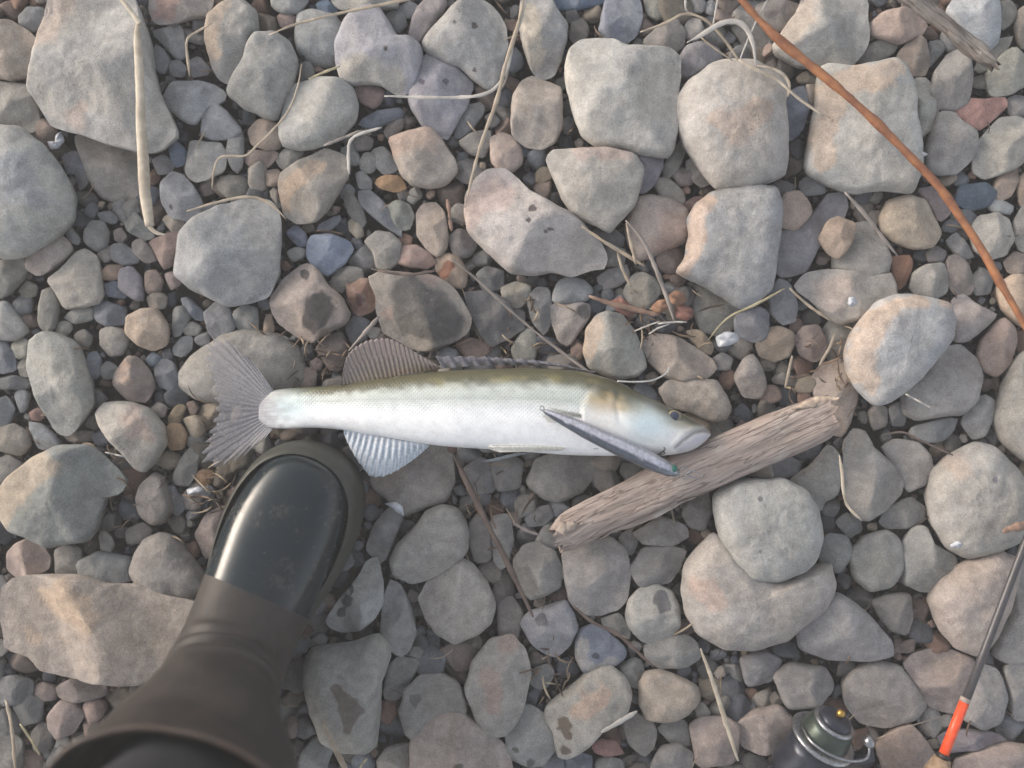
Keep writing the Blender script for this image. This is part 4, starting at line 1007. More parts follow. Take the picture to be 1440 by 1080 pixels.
M_WOOD = wood_material('weathered_driftwood', '#b0a199', '#9f9088', '#bdb3ab', math.atan2(178, 383))
wd = empty('driftwood', W(975, 665, 0.015), 'weathered brown driftwood stick lying against the fish\'s jaw', 'driftwood')
v, f = wood_piece([(783, 758, 17), (800, 748, 25), (830, 733, 27), (880, 707, 28), (930, 683, 30), (980, 661, 33), (1030, 638, 33), (1080, 618, 32), (1130, 598, 31), (1155, 587, 29), (1167, 582, 25)], 0.029, 0.0115, 3)
child('stick', v, f, M_WOOD, wd)
v, f = wood_piece([(848, 752, 2), (870, 742, 5), (900, 729, 6), (940, 712, 6), (975, 696, 4)], 0.026, 0.004, 8, 30, 12, 0.0005)
child('splinter', v, f, M_WOOD, wd)
v, f = wood_piece([(1120, 574, 2), (1140, 567, 6), (1158, 562, 6), (1170, 560, 3)], 0.034, 0.0025, 12, 24, 12, 0.0006)
child('torn_fibre', v, f, plain_mat('torn_wood_fibre', '#c4b3a2', '#ab9584', 300, 0.85), wd)
v, f = wood_piece([(783, 752, 4), (792, 745, 10), (803, 741, 7), (812, 737, 2)], 0.0375, 0.0032, 15, 20, 12, 0.0006)
child('knot', v, f, plain_mat('wood_knot', '#a79b92', '#8b7d74', 300, 0.85), wd)

M_GREYWOOD = wood_material('grey_weathered_wood', '#87807b', '#746b66', '#948e88', math.atan2(-105, 125))
v, f = wood_piece([(1268, -14, 11), (1300, 10, 12), (1330, 35, 11), (1362, 62, 11), (1388, 84, 9), (1398, 94, 4)], 0.034, 0.006, 21, 40, 18, 0.0006)
tag(mesh_obj('driftwood', v, f, M_GREYWOOD, None, W(1335, 38, 0.034)), 'grey weathered stick poking in from the top edge near the right corner', 'stick')

# ------------------------------------------------------------------ fish (pike-perch lying on its side)
up_pts = np.array([(364, 563), (370, 556), (380, 550), (400, 546), (440, 544), (485, 540), (520, 533), (560, 527), (610, 519), (660, 514.5), (720, 513), (770, 514), (815, 519), (850, 528), (880, 541), (905, 555), (930, 567), (955, 579), (975, 590), (990, 599), (998, 605)], float)
lo_pts = np.array([(364, 590), (370, 597), (380, 602), (400, 603), (440, 601), (480, 604), (520, 611), (560, 618), (600, 625), (640, 629), (680, 631), (720, 634), (760, 637), (800, 640), (850, 641), (890, 641), (925, 641), (950, 639), (972, 634), (988, 624), (998, 613)], float)
NS, MS = 230, 72
xs = 364 + 634 * (1 - np.cos(np.linspace(0, math.pi, NS))) / 2 * 0.5 + 634 * np.linspace(0, 1, NS) * 0.5
yu = np.interp(xs, up_pts[:, 0], up_pts[:, 1]); yl = np.interp(xs, lo_pts[:, 0], lo_pts[:, 1])
def smooth(a, k=5):
    q = np.pad(a, k, mode='reflect', reflect_type='odd'); return np.convolve(q, np.ones(2 * k + 1) / (2 * k + 1), 'valid')
yu, yl = smooth(yu) + 5 * np.exp(-((xs - 690) / 150) ** 2), smooth(yl)
FZ = 0.036
thick = np.interp(xs, [364, 385, 420, 480, 560, 640, 740, 820, 880, 930, 970, 990, 998], [0.5, 3.2, 7, 10.5, 15, 18.5, 20.5, 20.5, 20, 17, 12.5, 8.5, 4]) / 1000
zc = np.interp(xs, [364, 430, 520, 650, 998], [0.027, 0.031, 0.035, 0.037, 0.037])
ang = np.linspace(0, 2 * math.pi, MS, endpoint=False)
FV, FP = [], []
for i in range(NS):
    yc, a = (yu[i] + yl[i]) / 2, (yl[i] - yu[i]) / 2
    cs, sn = np.cos(ang), np.sin(ang)
    py = yc - a * np.sign(cs) * np.abs(cs) ** 0.92
    z = zc[i] + thick[i] * np.sign(sn) * np.abs(sn) ** 0.9
    for j in range(MS):
        FV.append(W(xs[i], py[j], zc[i]) + np.array([0, 0, z[j] - zc[i]])); FP.append((xs[i], py[j], sn[j]))
FV, FP = np.array(FV), np.array(FP)
fx, fy, side = FP.T
vv = (fy - np.repeat(yu, MS)) / np.repeat(yl - yu, MS)
def seg_dist(x, y, pl):
    pl = np.asarray(pl, float); best = np.full(len(x), 1e9)
    for a, b in zip(pl[:-1], pl[1:]):
        ab = b - a; t = np.clip(((x - a[0]) * ab[0] + (y - a[1]) * ab[1]) / (ab @ ab), 0, 1)
        best = np.minimum(best, np.hypot(x - a[0] - t * ab[0], y - a[1] - t * ab[1]))
    return best
vis = np.clip(side * 3, -1, 1)
gill = [(856, 523), (838, 537), (823, 556), (814, 578), (817, 597), (832, 614), (860, 628), (900, 637)]
gx = np.interp(fy, [g_[1] for g_ in gill], [g_[0] for g_ in gill])
gd = seg_dist(fx, fy, gill)
dz = np.zeros(len(fx))
dz += np.where(fx > gx, 0.0008 * np.exp(-gd / 30), -0.0004 * np.exp(-gd / 8))
preop = [(868, 545), (862, 565), (866, 590), (885, 612), (915, 622)]
pd = seg_dist(fx, fy, preop); dz -= 0.0007 * np.exp(-(pd / 2.6) ** 2)
mouth = [(999, 608), (985, 605), (970, 608), (955, 618), (945, 628)]
md = seg_dist(fx, fy, mouth); dz -= 0.0020 * np.exp(-(md / 2.4) ** 2)
dz += 0.0009 * np.exp(-(seg_dist(fx, fy, [(990, 600), (970, 602), (952, 612), (942, 624)]) / 3.2) ** 2)
brow = seg_dist(fx, fy, [(932, 577), (948, 576), (962, 584)]); dz += 0.0008 * np.exp(-(brow / 3) ** 2)
eyed = np.hypot((fx - 948), (fy - 585)); dz -= 0.0012 * np.exp(-(eyed / 8) ** 2)
cheek = np.hypot((fx - 905) / 30, (fy - 595) / 22); dz += 0.0008 * np.exp(-cheek ** 2)
FV[:, 2] += dz * vis
# colour of the skin
def cmix(a, b, t): return a * (1 - t)[:, None] + b * t[:, None]
def sst(x, a, b): t = np.clip((x - a) / (b - a), 0, 1); return t * t * (3 - 2 * t)
nz = fbm(np.stack([fx / 26, fy / 14, side], 1), 4, 3); nz2 = fbm(np.stack([fx / 9, fy / 6, side], 1), 8, 2)
n = len(fx)
c = np.tile(lin('#5c5a45'), (n, 1))
c = cmix(c, np.tile(lin('#7f7852'), (n, 1)), np.clip(sst(nz, -0.1, 0.5) * 0.9, 0, 1) * sst(vv, 0.03, 0.14))
c = cmix(c, np.tile(lin('#c3c9c4'), (n, 1)), sst(vv + 0.025 * nz2, 0.12, 0.27))
c = cmix(c, np.tile(lin('#d9dedd'), (n, 1)), sst(vv, 0.3, 0.48))
c = cmix(c, np.tile(lin('#fafbfd'), (n, 1)), sst(vv + 0.04 * nz, 0.38, 0.62))
blue = np.exp(-(((fx - 405) / 30) ** 2 + ((fy - 572) / 20) ** 2)); c = cmix(c, np.tile(lin('#b9d0d6'), (n, 1)), np.clip(blue, 0, 1) * 0.8)
c = cmix(c, np.tile(lin('#98979d'), (n, 1)) * (1 + 0.18 * np.sin((fy - 575) * 1.6))[:, None], 1 - sst(fx + 8 * nz2, 362, 424))
lat = np.exp(-((vv - 0.36) / 0.012) ** 2) * sst(fx, 420, 470) * (1 - sst(fx, 800, 820)); c = c * (1 - 0.13 * lat)[:, None]
c = c * (1 + 0.07 * nz2)[:, None].clip(0, 1.06)
head = sst(fx - gx + 5 * nz2, -10, 20) * (fx > 800)
hc = np.tile(lin('#57543f'), (n, 1))
hc = cmix(hc, np.tile(lin('#b7a27c'), (n, 1)), sst(vv + 0.05 * nz2, 0.14, 0.3))
hc = cmix(hc, np.tile(lin('#f3f1ed'), (n, 1)), sst(vv + 0.06 * nz, 0.27, 0.5))
hc = cmix(hc, np.tile(lin('#8f8d78'), (n, 1)), sst(fx, 860, 905) * (1 - sst(vv, 0.25, 0.48)) * sst(vv, 0.1, 0.25) * 0.85)
hc = cmix(hc, np.tile(lin('#d3e2e8'), (n, 1)), np.clip(np.exp(-cheek ** 2 * 0.9) * 1.1, 0, 1))
hc = cmix(hc, np.tile(lin('#b9b6b8'), (n, 1)), sst(fx, 930, 985) * sst(vv, 0.15, 0.4) * 0.75)
hc = cmix(hc, np.tile(lin('#5d5a4c'), (n, 1)), sst(fx, 905, 930) * (1 - sst(vv, 0.1, 0.3)) * 0.8)
jaw = np.exp(-(seg_dist(fx, fy, [(990, 614), (972, 620), (955, 630)]) / 7) ** 2); hc = cmix(hc, np.tile(lin('#b3afba'), (n, 1)), jaw * 0.7)
hc = cmix(hc, np.tile(lin('#6b6260'), (n, 1)), np.exp(-(md / 1.6) ** 2) * 0.7)
lip = np.exp(-(seg_dist(fx, fy, [(993, 600), (975, 600), (958, 607)]) / 3) ** 2); hc = cmix(hc, np.tile(lin('#b5b3b3'), (n, 1)), lip * 0.6)
c = cmix(c, hc, head)
scale_mask = (1 - head) * sst(vv, 0.04, 0.12) * (1 - sst(vv, 0.5, 0.72)) * sst(fx, 395, 440)
def fish_material():
    m, nt, nd, lk, bs = new_mat('fish_skin')
    a = N(nd, 'ShaderNodeAttribute', attribute_name='skin')
    tc = N(nd, 'ShaderNodeTexCoord').outputs['Object']
    sep = N(nd, 'ShaderNodeSeparateXYZ'); lk.new(tc, sep.inputs[0])
    K = 2 * math.pi / 0.0030
    p1 = math_node(nd, lk, 'SINE', math_node(nd, lk, 'MULTIPLY', math_node(nd, lk, 'ADD', sep.outputs[0], sep.outputs[1]), K))
    p2 = math_node(nd, lk, 'SINE', math_node(nd, lk, 'MULTIPLY', math_node(nd, lk, 'SUBTRACT', sep.outputs[0], sep.outputs[1]), K))
    s = math_node(nd, lk, 'MULTIPLY', math_node(nd, lk, 'MAXIMUM', p1, p2), a.outputs['Alpha'])
    nf = noise_node(nd, lk, tc, 600, 3)
    c = mixc(nd, lk, 1.0, a.outputs['Color'], ramp(nd, lk, math_node(nd, lk, 'ADD', math_node(nd, lk, 'MULTIPLY', s, -0.30), nf), 0.0, 1.0, 1.09, 0.86), 'MULTIPLY')
    lk.new(c, bs.inputs['Base Color'])
    bs.inputs['Roughness'].default_value = 0.3
    bs.inputs['Specular IOR Level'].default_value = 0.6
    bs.inputs['Subsurface Weight'].default_value = 0.12
    bs.inputs['Subsurface Radius'].default_value = (0.004, 0.003, 0.0025)
    bs.inputs['Coat Weight'].default_value = 0.2; bs.inputs['Coat Roughness'].default_value = 0.2
    lk.new(bump(nd, lk, math_node(nd, lk, 'ADD', s, math_node(nd, lk, 'MULTIPLY', nf, 0.4)), 0.35, 0.0004), bs.inputs['Normal'])
    return m
M_FISH = fish_material()
fish = empty('fish', W(690, 575, 0.017), 'silvery white fish with olive back lying on its side across the stones', 'fish')
F = grid_faces(NS, MS)
F.append(tuple(range(MS))[::-1]); F.append(tuple((NS - 1) * MS + j for j in range(MS)))
child('body', FV, F, M_FISH, fish, True, dict(skin=np.c_[c, scale_mask]))

def fin_material():
    m, nt, nd, lk, bs = new_mat('fish_fin')
    a = N(nd, 'ShaderNodeAttribute', attribute_name='skin')
    tc = N(nd, 'ShaderNodeTexCoord').outputs['Object']
    nf = noise_node(nd, lk, tc, 500, 3)
    lk.new(mixc(nd, lk, 1.0, a.outputs['Color'], ramp(nd, lk, nf, 0.3, 0.7, 0.85, 1.15), 'MULTIPLY'), bs.inputs['Base Color'])
    lk.new(a.outputs['Alpha'], bs.inputs['Alpha'])
    bs.inputs['Roughness'].default_value = 0.45
    return m
M_FIN = fin_material()

def fin(name, base, tips, zb, zt, rays, c_ray, c_mem, c_tip, a_mem=0.8, a_tip=0.75, amp=0.0008, rows=16, c_base=None, label=None, fray=0.03, seed=0):
    ncol = rays * 7 + 1
    b = spline(np.array(base, float), ncol); t = spline(np.array(tips, float), ncol)
    u = np.linspace(0, 1, ncol)
    ph = u * rays * 2 * math.pi
    ray = 0.5 + 0.5 * np.cos(ph)
    V, C = [], []
    rs = np.random.default_rng(seed)
    fr = 1 - fray * (1 - ray) - 0.5 * fray * rs.uniform(size=ncol)
    for r in range(rows):
        v = r / (rows - 1)
        p = b + (t - b) * (v * fr)[:, None]
        z = zb + (zt - zb) * v + amp * (ray - 0.5) * 2 * (1 - 0.4 * v) + 0.004 * math.sin(v * 2.6) * 0.4 + 0.0012 * np.sin(u * 5 + v * 3 + seed)
        V.append(np.array([W(x, y, zz) for (x, y), zz in zip(p, z)]))
        # rays branch towards the edge
        br = 0.5 + 0.5 * np.cos(ph * (2 if v > 0.55 else 1))
        k = np.clip((br - 0.5) * 2.2 + 0.35, 0, 1)
        cm = lin(c_mem) * (1 - v) + lin(c_tip) * v
        if c_base: cm = lin(c_base) * max(0, 1 - v * 3) + cm * min(1, v * 3)
        cc = cm[None] * (1 - k)[:, None] + lin(c_ray)[None] * k[:, None]
        al = (a_mem + (a_tip - a_mem) * v) * (1 - k) + np.minimum(1.0, (a_mem + (a_tip - a_mem) * v) + 0.15) * k
        C.append(np.c_[cc, al])
    V = np.concatenate(V); C = np.concatenate(C)
    F1 = grid_faces(rows, ncol, False)
    th = 0.0007                                   # real thickness: second skin below
    nn = len(V)
    V2 = V - [0, 0, th]
    F2 = [tuple(i + nn for i in q[::-1]) for q in F1]
    rim = [(rows - 1) * ncol + j for j in range(ncol)]
    F3 = [(rim[j], rim[j + 1], rim[j + 1] + nn, rim[j] + nn) for j in range(ncol - 1)]
    for j in (0, ncol - 1):
        F3 += [(i * ncol + j, (i + 1) * ncol + j, (i + 1) * ncol + j + nn, i * ncol + j + nn) for i in range(rows - 1)]
    o = child(name, np.concatenate([V, V2]), F1 + F2 + F3, M_FIN, fish, True, dict(skin=np.concatenate([C, C])))
    if label: o['label'] = label
    return o

fin('tail_fin', [(384, 549), (378, 561), (376, 575), (378, 589), (384, 602)],
    [(352, 503), (318, 476), (292, 474), (284, 496), (292, 530), (300, 562), (297, 596), (284, 630), (282, 650), (302, 658), (338, 645), (368, 622)],
    0.028, 0.026, 22, '#918f95', '#88878d', '#929198', 0.72, 0.22, 0.0002, 22, '#9d9ea2', 'grey fan-shaped tail fin', 0.10, 1)
fin('dorsal_fin', [(478, 543), (510, 537), (550, 530), (590, 523), (622, 518)],
    [(481, 533), (486, 505), (497, 489), (520, 477), (545, 475), (565, 483), (590, 498), (618, 515)],
    0.036, 0.040, 24, '#94887f', '#756b68', '#8a7d80', 0.8, 0.6, 0.00035, 18, '#8f7b62', 'raised brownish rear dorsal fin', 0.03, 2)
fin('dorsal_fin', [(622, 518), (680, 514), (740, 514), (790, 516), (838, 524)],
    [(612, 500), (665, 500), (715, 503), (765, 507), (836, 522)],
    0.036, 0.035, 13, '#83818a', '#5f5e66', '#74747c', 0.8, 0.5, 0.0007, 10, '#57564a', 'folded spiny front dorsal fin', 0.12, 3)
fin('anal_fin', [(483, 604), (515, 610), (550, 617), (580, 622), (604, 626)],
    [(484, 612), (494, 634), (508, 656), (522, 671), (545, 669), (570, 655), (590, 640), (603, 628)],
    0.034, 0.030, 15, '#cdd4dd', '#a3afbf', '#c3ccd6', 0.92, 0.8, 0.0005, 16, '#d6dbe2', 'bluish white anal fin', 0.03, 4)
fin('pelvic_fin', [(800, 626), (795, 630), (790, 634)], [(690, 622), (684, 630), (700, 636)], 0.050, 0.046, 7, '#e2e1dc', '#d2d2cd', '#dcdcd9', 0.98, 0.9, 0.0005, 14, '#d9d9d2', None, 0.04, 5)
fin('pelvic_fin', [(760, 634), (745, 637), (730, 636)], [(722, 640), (690, 650), (672, 650)], 0.030, 0.022, 6, '#b9bfc4', '#8f989e', '#9aa3a8', 0.9, 0.7, 0.0005, 12, None, None, 0.1, 6)
fin('pectoral_fin', [(817, 582), (818, 588), (816, 595)], [(768, 572), (760, 581), (768, 594)], 0.0570, 0.0570, 12, '#b3b5ae', '#a6a8a1', '#b9bbb6', 0.45, 0.2, 0.00012, 14, '#a5a391', 'small greyish fin behind the gill cover', 0.05, 7)

# eye
ec = W(948, 585, 0.0485)
def dome(c0, rx, ry, rz, m=28, k=9):
    V = [np.array(c0) + [0, 0, rz]]
    for i in range(1, k + 1):
        t = i / k * math.pi / 2
        for j in range(m):
            a = 2 * math.pi * j / m
            V.append(np.array(c0) + [rx * math.sin(t) * math.cos(a), ry * math.sin(t) * math.sin(a), rz * math.cos(t)])
    F = [(0, 1 + j, 1 + (j + 1) % m) for j in range(m)]
    for i in range(k - 1):
        for j in range(m):
            F.append((1 + i * m + j, 1 + (i + 1) * m + j, 1 + (i + 1) * m + (j + 1) % m, 1 + i * m + (j + 1) % m))
    return np.array(V), F
ev, ef = dome(ec, 0.0050, 0.0042, 0.0022)
er = np.hypot(ev[:, 0] - ec[0], ev[:, 1] - ec[1]) / 0.0055
ecol = cmix(np.tile(lin('#3b3f52'), (len(ev), 1)), np.tile(lin('#948766'), (len(ev), 1)), sst(er, 0.6, 0.72))
ecol = cmix(ecol, np.tile(lin('#6b6456'), (len(ev), 1)), sst(er, 0.8, 0.98))
m, nt, nd, lk, bs = new_mat('fish_eye')
lk.new(N(nd, 'ShaderNodeAttribute', attribute_name='skin').outputs['Color'], bs.inputs['Base Color'])
bs.inputs['Roughness'].default_value = 0.15
child('eye', ev, ef, m, fish, True, dict(skin=ecol))

# ------------------------------------------------------------------ fishing lure
lure = empty('fishing_lure', W(860, 625, 0.05), 'slim silver and dark minnow lure lying across the fish\'s cheek and driftwood', 'lure')
A, B_ = W(764, 577, 0.0655), W(954, 667, 0.0505)
nl, ml = 60, 28
LV, LC = [], []
ax = (B_ - A); L = np.linalg.norm(ax); ax = ax / L
sdv = np.cross([0, 0, 1.0], ax); sdv /= np.linalg.norm(sdv); upv = np.cross(ax, sdv)
for i in range(nl):
    u = i / (nl - 1)
    w = 0.0068 * np.interp(u, [0, 0.02, 0.1, 0.3, 0.55, 0.8, 0.93, 0.985, 1.0], [0.16, 0.28, 0.5, 0.83, 1.0, 0.95, 0.72, 0.42, 0.12])
    for j in range(ml):
        a = 2 * math.pi * j / ml
        LV.append(A + ax * L * u + sdv * w * math.cos(a) + upv * w * 1.05 * math.sin(a) + np.array([0, 0, 0.0015 * math.sin(u * math.pi)]))
        LC.append((u, math.cos(a), math.sin(a)))
LV = np.array(LV); LC = np.array(LC)
jag = 0.12 * vnoise(np.stack([LC[:, 0] * 38, LC[:, 1] * 2, LC[:, 2] * 0], 1), 2)
lc = cmix(np.tile(lin('#cbcad4'), (len(LV), 1)), np.tile(lin('#555c69'), (len(LV), 1)), sst(-LC[:, 1] + jag, 0.12, 0.2))
lc = cmix(lc, np.tile(lin('#a2a2ac'), (len(LV), 1)), sst(LC[:, 1], 0.45, 0.75))
lc = cmix(lc, np.tile(lin('#7b808c'), (len(LV), 1)), sst(LC[:, 0], 0.78, 0.95) * 0.6)
def lure_material():
    m, nt, nd, lk, bs = new_mat('lure_paint')
    a = N(nd, 'ShaderNodeAttribute', attribute_name='skin')
    tc = N(nd, 'ShaderNodeTexCoord').outputs['Object']
    nf = noise_node(nd, lk, tc, 420, 4)
    lk.new(mixc(nd, lk, 1.0, a.outputs['Color'], ramp(nd, lk, nf, 0.3, 0.7, 0.78, 1.2), 'MULTIPLY'), bs.inputs['Base Color'])
    bs.inputs['Roughness'].default_value = 0.3; bs.inputs['Metallic'].default_value = 0.35
    bs.inputs['Coat Weight'].default_value = 0.4
    lk.new(bump(nd, lk, nf, 0.25, 0.0004), bs.inputs['Normal'])
    return m
lf = grid_faces(nl, ml); lf.append(tuple(range(ml))[::-1]); lf.append(tuple((nl - 1) * ml + j for j in range(ml)))
child('body', LV, lf, lure_material(), lure, True, dict(skin=lc))
M_STEEL = plain_mat('bright_steel', '#b5b5b8', '#8d8d92', 400, 0.3, 0.1, 0.0002, metallic=0.9)
M_DSTEEL = plain_mat('dark_hook_steel', '#5a5856', '#423f3e', 400, 0.4, 0.2, 0.0002, metallic=0.7)
M_GREEN = plain_mat('green_lure_eye', '#2f6e60', '#245a50', 400, 0.3, 0.0)
ev, ef = dome(W(948, 659, 0.0555), 0.0026, 0.0028, 0.0016, 16, 5)
child('eye', ev, ef, M_GREEN, lure)
def ring(c0, r, wire, nrm=(0, 0, 1), m=24, turns=1.0, start=0.0):
    nrm = np.array(nrm, float); nrm /= np.linalg.norm(nrm)
    s = np.cross(nrm, [1, 0, 0.01]); s /= np.linalg.norm(s); u = np.cross(nrm, s)
    t = np.linspace(start, start + 2 * math.pi * turns, m)
    return tube(np.array([np.array(c0) + r * (math.cos(a) * s + math.sin(a) * u) for a in t]), wire, 6)
v, f = ring(W(762, 574, 0.067), 0.0016, 0.0004, (0.3, 0.2, 1)); child('tail_loop', v, f, M_STEEL, lure)
v, f = ring(W(963, 666, 0.051), 0.0040, 0.00045, (0.1, 0.2, 1)); child('split_ring', v, f, M_STEEL, lure)
v, f = tube([W(x, y, 0.0515) for x, y in [(962, 668), (972, 662), (984, 665), (988, 669), (982, 673), (970, 670), (962, 668)]], 0.00045, 6); child('snap', v, f, M_STEEL, lure).parent = [c_ for c_ in lure.children if c_.name.startswith('split_ring')][0]
def hook(name, px, py, z, dirs):
    parts = [tube([W(px, py, z), W(px + 8, py - 1, z - 0.001), W(px + 14, py - 2, z - 0.001)], 0.0006, 6)]
    for (dx, dy, dzz) in dirs:
        pts = [W(px + 14, py - 2, z - 0.001), W(px + 24, py - 3 + dy * 0.3, z - 0.001), W(px + 30, py - 4 + dy * 0.7, z + dzz * 0.5), W(px + 29, py - 5 + dy, z + dzz), W(px + 22, py - 5 + dy * 1.1, z + dzz)]
        parts.append(tube(spline(np.array(pts), 16), np.linspace(0.0006, 0.0002, 16), 6))
    v, f = join(*parts); child(name, v, f, M_DSTEEL, lure)
hook('treble_hook', 905, 643, 0.049, [(0, -9, 0.002), (0, 6, 0.0), (0, -2, 0.006)])
hook('treble_hook', 812, 634, 0.047, [(0, -5, 0.002), (0, 9, -0.004), (0, 2, 0.003)])

# ------------------------------------------------------------------ rubber boot and the leg in it
BO = np.array([259.0, 1113.0]); BF = np.array([0.397, -0.918]); BR = np.array([0.918, 0.397])
BZ = 0.010
def BW(Fw, R_, z):
    """boot frame: forward, right, up -> world (ground scale)"""
    p = BO + BF * Fw / PX + BR * R_ * (0.87 if z < 0.1 else 0.87 + min(0.13, (z - 0.1) * 3)) / PX
    return np.array([(p[0] - 720) * PX, (540 - p[1]) * PX, z + BZ])
boot = empty('rubber_boot', BW(0.14, 0, 0.0), 'dark glossy rubber boot stepping in at the lower left', 'boot')
def rubber_material():
    m, nt, nd, lk, bs = new_mat('glossy_dark_rubber')
    tc = N(nd, 'ShaderNodeTexCoord').outputs['Object']
    n1 = noise_node(nd, lk, tc, 45, 6, 0.7); n2 = noise_node(nd, lk, tc, 320, 4, 0.6)
    vo = N(nd, 'ShaderNodeTexVoronoi'); vo.inputs['Scale'].default_value = 130; lk.new(tc, vo.inputs['Vector'])
    dust = ramp(nd, lk, math_node(nd, lk, 'ADD', n1, math_node(nd, lk, 'MULTIPLY', n2, 0.3)), 0.66, 0.9, 0.0, 0.28)   # dried mud film
    spot = ramp(nd, lk, math_node(nd, lk, 'ADD', vo.outputs['Distance'], math_node(nd, lk, 'MULTIPLY', n1, 0.7)), 0.36, 0.43, 0.3, 0.0)
    d = math_node(nd, lk, 'MAXIMUM', dust, spot)
    lk.new(mixc(nd, lk, d, lin('#1e262b'), lin('#5d5850')), bs.inputs['Base Color'])
    lk.new(math_node(nd, lk, 'ADD', math_node(nd, lk, 'MULTIPLY', d, 0.5), ramp(nd, lk, n2, 0.3, 0.7, 0.15, 0.24)), bs.inputs['Roughness'])
    bs.inputs['Specular IOR Level'].default_value = 0.42
    lk.new(bump(nd, lk, math_node(nd, lk, 'ADD', n1, math_node(nd, lk, 'MULTIPLY', d, 0.4)), 0.12, 0.0012), bs.inputs['Normal'])
    return m
M_RUB = rubber_material()
M_RAND = plain_mat('matt_olive_rubber', '#33342f', '#3e3e38', 160, 0.5, 0.25, 0.0005, spec=0.4)
M_SHAFT = plain_mat('brown_boot_shaft', '#2b2827', '#3a3330', 70, 0.6, 0.5, 0.0012, spec=0.4)
rings_ = [  # forward, z centre, tilt, half width, half depth, sideways
    (0.2885, 0.040, 0, 0.003, 0.003, 0), (0.287, 0.040, 0, 0.014, 0.010, 0), (0.283, 0.0395, 0, 0.024, 0.017, 0), (0.275, 0.039, 0, 0.034, 0.023, 0), (0.262, 0.039, 2, 0.041, 0.027, 0),
    (0.245, 0.040, 4, 0.0455, 0.030, 0), (0.225, 0.0415, 7, 0.0475, 0.033, 0), (0.203, 0.044, 12, 0.047, 0.036, 0.001), (0.180, 0.048, 20, 0.0455, 0.040, 0.002), (0.158, 0.055, 32, 0.0445, 0.045, 0.004),
    (0.138, 0.066, 47, 0.045, 0.050, 0.007), (0.122, 0.082, 62, 0.047, 0.054, 0.010), (0.112, 0.100, 72, 0.050, 0.057, 0.013)]
def boot_loft(rr, n, m=56, ex=0.86):
    R = np.array(rr, float); s = np.linspace(0, 1, len(R)); u = np.linspace(0, 1, n)
    Q = np.array([np.interp(u, s, smooth(np.interp(u, s, R[:, k]), 2)[(np.arange(n))] if False else R[:, k]) for k in range(6)]).T if False else spline(np.c_[np.arange(len(R)) * 1.0, np.zeros(len(R)), R], n)[:, 2:]
    V = []
    a = np.linspace(0, 2 * math.pi, m, endpoint=False)
    ca, sa = np.cos(a), np.sin(a)
    for (Fw, z, t, w, d, r0) in Q:
        t = math.radians(t)
        e1 = np.sign(ca) * np.abs(ca) ** ex; e2 = np.sign(sa) * np.abs(sa) ** ex
        for j in range(m):
            V.append(BW(Fw + e2[j] * d * math.sin(t), r0 + e1[j] * w, z + e2[j] * d * math.cos(t)))
    return np.array(V), grid_faces(n, m), n, m
upper = rings_[:11] + [(0.122, 0.082, 62, 0.0476, 0.0546, 0.011), (0.111, 0.100, 73, 0.050, 0.058, 0.016), (0.102, 0.120, 81, 0.055, 0.060, 0.020), (0.095, 0.145, 86, 0.063, 0.062, 0.026), (0.089, 0.172, 90, 0.070, 0.065, 0.031), (0.086, 0.195, 92, 0.075, 0.069, 0.035), (0.084, 0.212, 92, 0.078, 0.071, 0.037)]
v, f, n_, m_ = boot_loft(upper, 140, 72)
# creases over the instep, soft folds above the ankle
hz = v[:, 2] - BZ
row = np.repeat(np.arange(n_), m_) / n_
cen = np.array([BW(0.10, 0.02, 0)[0], BW(0.10, 0.02, 0)[1]])
rad = v[:, :2] - cen; rad /= np.linalg.norm(rad, axis=1)[:, None]
front = np.tile(np.sin(np.linspace(0, 2 * math.pi, m_, endpoint=False)), n_)
wr = row * 46 + 1.6 * vnoise(v * 25, 3) + 1.2 * np.tile(np.cos(np.linspace(0, 2 * math.pi, m_, endpoint=False)), n_)
fold = 0.0022 * np.sin(wr * 2.2) * np.exp(-((row - 0.66) / 0.055) ** 2) * np.clip(front, 0, 1) + 0.0036 * fbm(v * 16, 5, 2) * sst(row, 0.6, 0.8)
v[:, :2] += rad * fold[:, None]; v[:, 2] += 0.6 * fold * np.clip(front, 0, 1)
cut = int(n_ * 0.47)
Vv, Vs = v[:(cut + 1) * m_], v[cut * m_:]
fv = grid_faces(cut + 1, m_); fv.append(tuple(range(m_))[::-1])
child('vamp', Vv, fv, M_RUB, boot)
child('shaft', Vs, grid_faces(n_ - cut, m_), M_SHAFT, boot)
tops = v[-m_:]
v, f = tube(np.vstack([tops, tops[:1]]), 0.0018, 8, 1.0, False); child('rim', v, f, plain_mat('boot_rim_band', '#4a3c35', '#3b312c', 120, 0.5), boot)
